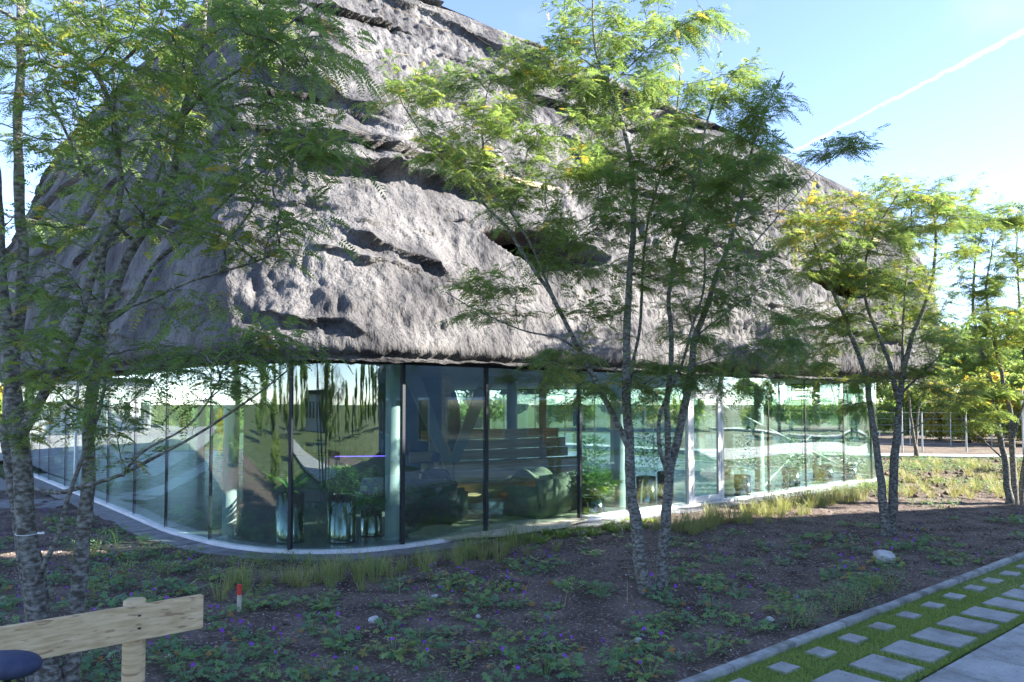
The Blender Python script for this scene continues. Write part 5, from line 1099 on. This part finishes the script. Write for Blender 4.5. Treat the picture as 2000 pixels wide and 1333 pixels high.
mb.add(vs + [(a, b_, .035) for a, b_, _ in vs], [tuple(range(n_, 2 * n_))] + [(i, (i + 1) % n_, n_ + (i + 1) % n_, n_ + i) for i in range(n_)]); o = mb.build('rug', M['rug']); o.location = (x, y, FZ + .002); o.rotation_euler = (0, 0, math.radians(38)); tag(o, 'cream shaggy rug under the coffee table', 'rug')
# bar with violet led strip, bottles, parasol shape added for a reflection, framed notice
x, y = inside(668, 985); x, y = x, y + .9; bar = tag(empty('bar_counter', (x, y, FZ), math.radians(8)), 'dark bar counter with a violet light strip under its top', 'bar')
MB().box((0, 0, .52), (3.2, .6, 1.04)).build('counter_body', M['ceiling'], bar); MB().cham((0, 0, 1.07), (3.3, .72, .05), .008).build('counter_top', M['mullion'], bar)
MB().box((.3, -.306, 1.03), (1.3, .012, .010)).build('light_strip', M['led'], bar)
bc = [(.4, .02, .02), (.05, .2, .06), (.45, .25, .06), (.5, .5, .5), (.02, .1, .3)]
bp = []
for k in range(5):
    bp.append(mat('bottle_glass', bc[k], .15))
for k in range(18):
    h_ = random.uniform(.22, .33); o = MB().lathe((0, 0, 0), [(.001, 0), (.036, 0), (.037, h_ * .6), (.013, h_ * .78), (.013, h_)], 12).build('bottle', bp[k % 5]); o.location = (x - 1.4 + k * .16, y + .15 * (k % 2) + .02 * k, FZ + 1.096)
    tag(o, 'bottle standing on the dark bar counter behind the curved glass', 'bottle', 'bottles on the bar')
x, y = inside(882, 1000); o = tag(empty('parasol_reflection', (x, y + .5, FZ)), 'dark folded parasol shape added behind the armchair in place of a reflection', 'parasol')  # solid shape added indoors to stand for a dark reflection in the glass
MB().lathe((0, 0, 0), [(.02, 0), (.02, 2.5)], 10).build('pole', M['black'], o); MB().lathe((0, 0, 0), [(.05, 1.2), (.13, 1.45), (.17, 1.8), (.13, 2.15), (.05, 2.5), (.01, 2.55)], 14, 1, .7).build('canopy', M['leather'], o); MB().lathe((0, 0, 0), [(.22, 0), (.22, .05)], 20).build('base', M['black'], o)
c = at(931, 826, 16.2); o = MB().box((c.x, c.y, c.z), (.26, .02, .24), trz).build('framed_notice', M['white_metal']); tag(o, 'small pale framed notice hanging in front of the timber boards', 'notice')
# ================================================================== background
def tree_mass(name, R_, H_, trunk_h, seed, leafn, ls, tb, spread_y):
    rg = np.random.default_rng(seed); root = empty(name)
    cs = []
    for i in range(16):
        a = rg.uniform(0, 2 * PI); z = trunk_h + (H_ - trunk_h) * rg.uniform(.05, .95); rr_ = R_ * math.sin(PI * min(.92, .25 + .7 * (z - trunk_h) / (H_ - trunk_h))) * rg.uniform(.25, .85); cs.append((rr_ * math.cos(a), rr_ * math.sin(a), z, R_ * rg.uniform(.25, .48)))
    cs = np.array(cs); k = rg.integers(0, len(cs), leafn); u = rg.normal(0, 1, (leafn, 3)); u /= np.linalg.norm(u, axis=1)[:, None]; c = cs[k, :3] + u * cs[k, 3:4] * rg.uniform(.45, 1.08, (leafn, 1)) * [1, 1, .8]
    a = rg.normal(0, 1, (leafn, 3)); b_ = np.cross(a, u + rg.normal(0, .5, (leafn, 3))); a /= np.linalg.norm(a, axis=1)[:, None]; b_ /= np.linalg.norm(b_, axis=1)[:, None]; L = (ls * rg.uniform(.5, 1.3, leafn))[:, None]
    V = np.stack([c - a * L * .5, c + b_ * L * .3, c + a * L * .5, c - b_ * L * .3], 1).reshape(-1, 3)
    tn = np.clip(tb + .18 * (rg.random(len(cs))[k] - .5) + rg.normal(0, .1, leafn), 0, 1)
    quads('crown', V, np.arange(leafn * 4).reshape(-1, 4), M['leaf'], root, tone=tn)
    tk = MB(); tk.tube([(0, 0, -.3), (.05, .03, trunk_h), (.1, -.05, H_ * .7)], [R_ * .08, R_ * .06, R_ * .02], 8)
    for i in range(7): q_ = cs[i]; tk.tube([(.04, 0, trunk_h * rg.uniform(.8, 1.1)), (q_[0] * .5, q_[1] * .5, (q_[2] + trunk_h) / 2), tuple(q_[:3])], [R_ * .03, R_ * .02, R_ * .008], 5)
    tk.build('trunk', M['twig'], root); return root
TM = [tree_mass('background_tree', 2.6, 7.5, .6, 300, 7000, .34, .35, 1), tree_mass('background_tree', 2.2, 6.0, .4, 301, 6000, .32, .62, 1), tree_mass('background_tree', 3.2, 9.5, .9, 302, 8000, .40, .2, 1), tree_mass('background_tree', 2.0, 5.2, .4, 303, 5000, .28, .86, 1)]
lb = ['mid green rounded tree in the line of trees beyond the field', 'light green tree in the line of trees beyond the field', 'tall dark green tree in the line of trees beyond the field', 'golden yellow tree in the line of trees beyond the field']
gr = ['mid green background trees', 'light green background trees', 'tall dark background trees', 'golden background trees']
usedt = set()
def put_tree(k, x, y, s_=1.0):
    o = TM[k] if k not in usedt else copy_tree(TM[k]); usedt.add(k); tag(o, lb[k], 'tree', gr[k]); o.location = (x, y, -.2); o.rotation_euler = (0, 0, random.uniform(0, 6.28)); o.scale = (s_ * random.uniform(.9, 1.15),) * 2 + (s_,)
def bg_tree(px, Y, k, s_=1.0): put_tree(k, (px - 1000) / FPX * Y, Y, s_)
for px, Y, k, s_ in [(1760, 52, 1, .75), (1800, 60, 0, .9), (1835, 50, 3, .9), (1880, 58, 1, 1), (1905, 48, 3, 1.0), (1945, 56, 0, .9), (1975, 46, 3, 1.15), (2020, 50, 1, 1.1), (2070, 60, 2, 1), (1740, 66, 2, .9), (1855, 70, 2, 1.0), (1925, 72, 2, 1.1), (1990, 70, 2, 1.1), (2130, 55, 3, 1), (1690, 62, 0, 1), (1640, 70, 2, 1), (1580, 66, 1, 1), (1520, 70, 0, 1.1), (1460, 66, 1, 1), (1400, 72, 2, 1), (1340, 68, 0, 1), (1280, 66, 3, 1), (1210, 70, 2, 1), (1140, 68, 0, 1), (1070, 70, 1, 1), (1000, 68, 2, 1), (920, 66, 0, 1), (840, 70, 1, 1), (760, 68, 2, 1), (680, 66, 0, 1), (600, 70, 1, 1), (520, 64, 2, .9), (450, 62, 0, .9), (380, 58, 1, .9), (310, 55, 3, .8), (250, 56, 0, .8), (190, 52, 1, .85), (130, 50, 3, .9), (80, 48, 0, .8), (30, 46, 3, 1.0), (-20, 44, 1, 1), (-90, 46, 0, 1), (-180, 48, 2, 1), (1890, 46, 3, .8), (2000, 44, 1, .8), (2040, 43, 3, .9)]: bg_tree(px, Y, k, s_)
# trees and a low building on the near side, seen only as reflections in the glass
for i in range(34):
    a = math.radians(-8 - i * 5.2); r = random.uniform(42, 62) if not 11 < i < 23 else random.uniform(26, 36); put_tree(i % 3, 8 + r * math.cos(a), -2 + r * math.sin(a) * .95, random.uniform(.8, 1.15) * (.5 if 12 < i < 22 else 1))
for i in range(16): put_tree([1, 3, 0, 2][i % 4], 52 + 9 * math.sin(i * 2.3), 50 - i * 3.4, random.uniform(.8, 1.15))
for x, y, k, s_ in [(-13, 5, 1, .55), (-20, 10, 0, .6), (-26, 14, 3, .6), (-16, -6, 0, .8), (20, 24.5, 1, .5), (26, 27.5, 0, .5)]: put_tree(k, x, y, s_)
def block(name, c, d, rz, label, m, nwin, floors, fh=3.0, side=-1):
    root = tag(empty(name, (c[0], c[1], 0), rz), label, 'building'); Hh = c[2]
    MB().box((0, 0, Hh / 2 - .2), (d[0], d[1], Hh)).build('wall', m, root); MB().box((0, 0, Hh - .1), (d[0] + .5, d[1] + .5, .35)).build('roof', M['mullion'], root)
    px_ = MB().cham((0, 0, 0), (1.9, .16, 1.7), .02).build('window', M['white_metal'], root); gl = MB().box((0, 0, 0), (1.7, .18, 1.5)).build('pane', M['farglass'], px_); f1 = True
    for fl in range(floors):
        for k in range(nwin):
            for sy in (-1, 1):
                o = px_ if f1 else px_.copy()
                if not f1: COL.objects.link(o); g_ = gl.copy(); COL.objects.link(g_); g_.parent = o
                f1 = False; o.location = (-d[0] / 2 + (k + .5) * d[0] / nwin, sy * (d[1] / 2), 1.7 + fl * fh)
        for k in range(max(1, int(d[1] / 4))):
            for sx in (-1, 1):
                o = px_.copy(); COL.objects.link(o); g_ = gl.copy(); COL.objects.link(g_); g_.parent = o; o.location = (sx * d[0] / 2, -d[1] / 2 + (k + .5) * d[1] / max(1, int(d[1] / 4)), 1.7 + fl * fh); o.rotation_euler = (0, 0, PI / 2)
    return root
bw = mat('blue_grey_cladding', (.10, .15, .22), .6, col2=(.13, .19, .27), scale=.6)
# the tall neighbour whose shade lies over the near bed: north west corner at NW, north wall along bearing 17 degrees
NWc = Vector((13.2, 9.2, 0)); dirE = Vector((math.cos(math.radians(16.8)), math.sin(math.radians(16.8)), 0)); dirS = Vector((dirE.y, -dirE.x, 0)); LW, DS, HB = 27.0, 16.0, 11.6
cB = NWc + dirE * LW / 2 + dirS * DS / 2
block('neighbour_building', (cB.x, cB.y, HB), (LW, DS), math.radians(16.8), 'blue grey four storey building across the path mirrored in the glass', bw, 8, 4, 3.0)
pd = mat('pale_render', (.5, .5, .48), .8); cU = NWc + dirE * (LW / 2) + dirS * (4.6 + 5.5); ub = MB().box((0, -(4.6 + 5.5 - DS / 2), HB + 1.5), (LW - .4, 11.0, 2.8)); nb_ = [o for o in bpy.data.objects if o.name == 'neighbour_building'][0]; ub.build('shade_storey', bw, nb_)  # unseen upper storey, added and sized to shade the near tree crowns
block('low_building', (-52, 55, 4.5), (16, 8), .3, 'low pale building far behind the left trees', pd, 5, 1)
block('low_building', (-14, -48, 3.4), (20, 9), .1, 'long pale building behind the viewer mirrored in the curved corner', pd, 7, 1)
# wire fence and white pegs beyond the tilled strip
def wire_fence(a, b_, n_, h, label):
    A = Vector((*a, -.2)); B_ = Vector((*b_, -.2)); root = tag(empty('wire_fence', tuple(A)), label, 'fence'); d = B_ - A
    for i in range(n_ + 1): MB().lathe(tuple(d * i / n_), [(.03, 0), (.03, h)], 6).build('post', M['fence'], root)
    wm = MB()
    for k in range(6): wm.tube([Vector((0, 0, .15 + k * (h - .2) / 5)), d + Vector((0, 0, .15 + k * (h - .2) / 5))], .008, 4, False)
    L_ = d.length
    for k in range(int(L_ / .8)): p_ = d * (k * .8 / L_); wm.tube([p_ + Vector((0, 0, .1)), p_ + Vector((0, 0, h))], .005, 3, False)
    wm.build('wire_mesh', M['fence'], root)
wire_fence((12, 44.5), (44, 42), 14, 2.0, 'tall galvanised wire fence at the far edge of the tilled field'); wire_fence((-46, 40), (-23, 41), 10, 2.0, 'wire fence behind the sunlit plaza at the left')
for i in range(13):
    px = 1722 + i * 24 + random.uniform(-6, 6); py = 852 + 6 * math.sin(i * 2.1) - (i % 3) * 4; x, y = gnd(px, py, -.17)
    o = MB().box((0, 0, .2), (.06, .06, .5)).build('white_peg', M['white_metal']); o.location = (x, y, -.2); tag(o, 'short white survey peg in the tilled field beyond the path', 'peg', 'white pegs in the tilled field')
for px, Y, h in ((1762, 37, 3.3), (1998, 36, 3.2), (1887, 38, 2.2), (1801, 38, 2.1)):
    c = at(px, 850, Y); o = MB().lathe((c.x, c.y, -.2), [(.045, 0), (.035, h)], 10).build('pole', M['fence']); tag(o, {3.3: 'tall pale pole just right of the glass corner beyond the path', 3.2: 'tall pale pole at the right edge of the picture near the fence', 2.2: 'short pale post left of the right edge tree', 2.1: 'short pale post behind the small yellowing tree'}[h], 'pole')
S5 = [([(1792, 893, 31), (1783, 850, 31), (1779, 810, 31), (1774, 770, 31), (1776, 700, 31)], .08, .02), ([(1788, 893, 31.2), (1790, 850, 31.2), (1794, 800, 31.2), (1810, 750, 31.2)], .07, .02)]
grow('young_tree', S5, [(1775, 720, 50, 45, 31, 1.5, 18, .3), (1830, 770, 45, 30, 31, 1.3, 12, .6), (1800, 690, 50, 30, 31, 1.3, 8, .4)], 'small two stemmed yellowing tree by the white path beyond the ground cover', 55, fl=.34, npair=4, per=12, twl=.6, kr=.008, group=None)
for px, Y, col, lab in ((66, 30, (.45, .05, .04), 'red and blue parked cargo cart on the plaza left of the glass'),):
    c = at(px, 845, Y); root = tag(empty('cargo_cart', (c.x, c.y, -.05)), lab, 'cart'); MB().cham((0, 0, .55), (.9, .6, .5), .04).build('cart_box', mat('cart_red', col, .5), root); MB().cham((.75, 0, .7), (.6, .55, .7), .05).build('cart_cover', mat('cart_blue', (.03, .15, .45), .5), root)
    for s_ in (-.3, .3):
        for x in (-.2, .8): MB().tube([(x + .22 * math.cos(t), s_, .25 + .22 * math.sin(t)) for t in np.linspace(0, 2 * PI, 20)], .03, 6, False).build('wheel', M['rubber'], root)
# people on the plaza path, mirrored in the glass
JB2 = [((0, 0, .95), (.14, .10)), ((0, 0, 1.12), (.13, .09)), ((0, .0, 1.32), (.17, .10)), ((0, 0, 1.46), (.08, .06)), ((.19, 0, 1.40), (.06, .06)), ((.24, 0, 1.12), (.05, .05)), ((.25, .08, .88), (.035, .035)), ((-.19, 0, 1.40), (.06, .06)), ((-.24, -.02, 1.12), (.05, .05)), ((-.25, .06, .88), (.035, .035))]
JL2 = [((0, 0, .95), (.13, .1)), ((.09, 0, .88), (.09, .09)), ((.10, .12, .5), (.065, .065)), ((.10, .10, .08), (.045, .045)), ((.10, .24, .04), (.04, .035)), ((-.09, 0, .88), (.09, .09)), ((-.10, -.02, .5), (.065, .065)), ((-.10, -.18, .1), (.045, .045)), ((-.10, -.06, .04), (.04, .035))]
jr = mat('orange_jacket', (.45, .09, .03), .8)
person((12.5, 12.2, 0), math.radians(100), 'person in an orange jacket walking on the paved path beyond the right edge', (JB2, EB, [(-.25, .07, .86), (.25, .09, .86)]), jr, M['suit'], (JL2, EL_), (0, .01, 1.66))
# loose straws lying on the roof
mb = MB()
for pts in ([(700, 98), (760, 102), (800, 108)], [(750, 10), (830, 40), (880, 70), (940, 100)], [(830, 8), (900, 40), (960, 62)], [(565, 225), (620, 236), (660, 242)], [(670, 245), (720, 262), (762, 275)], [(900, 50), (950, 85), (1010, 110)], [(780, 30), (840, 55), (880, 60)]):
    L3 = []
    for (px, py) in pts:
        r = ray(px, py); hit, loc, nn, ix = roof.ray_cast(Vector((0, 0, EYE)), r.normalized()) if roof.data else (False, None, None, None)
        if hit: L3.append(loc - r.normalized() * .05)
    if len(L3) > 1: MB().tube(L3, .006, 4, False).build('loose_straw', M['straw'], pav)
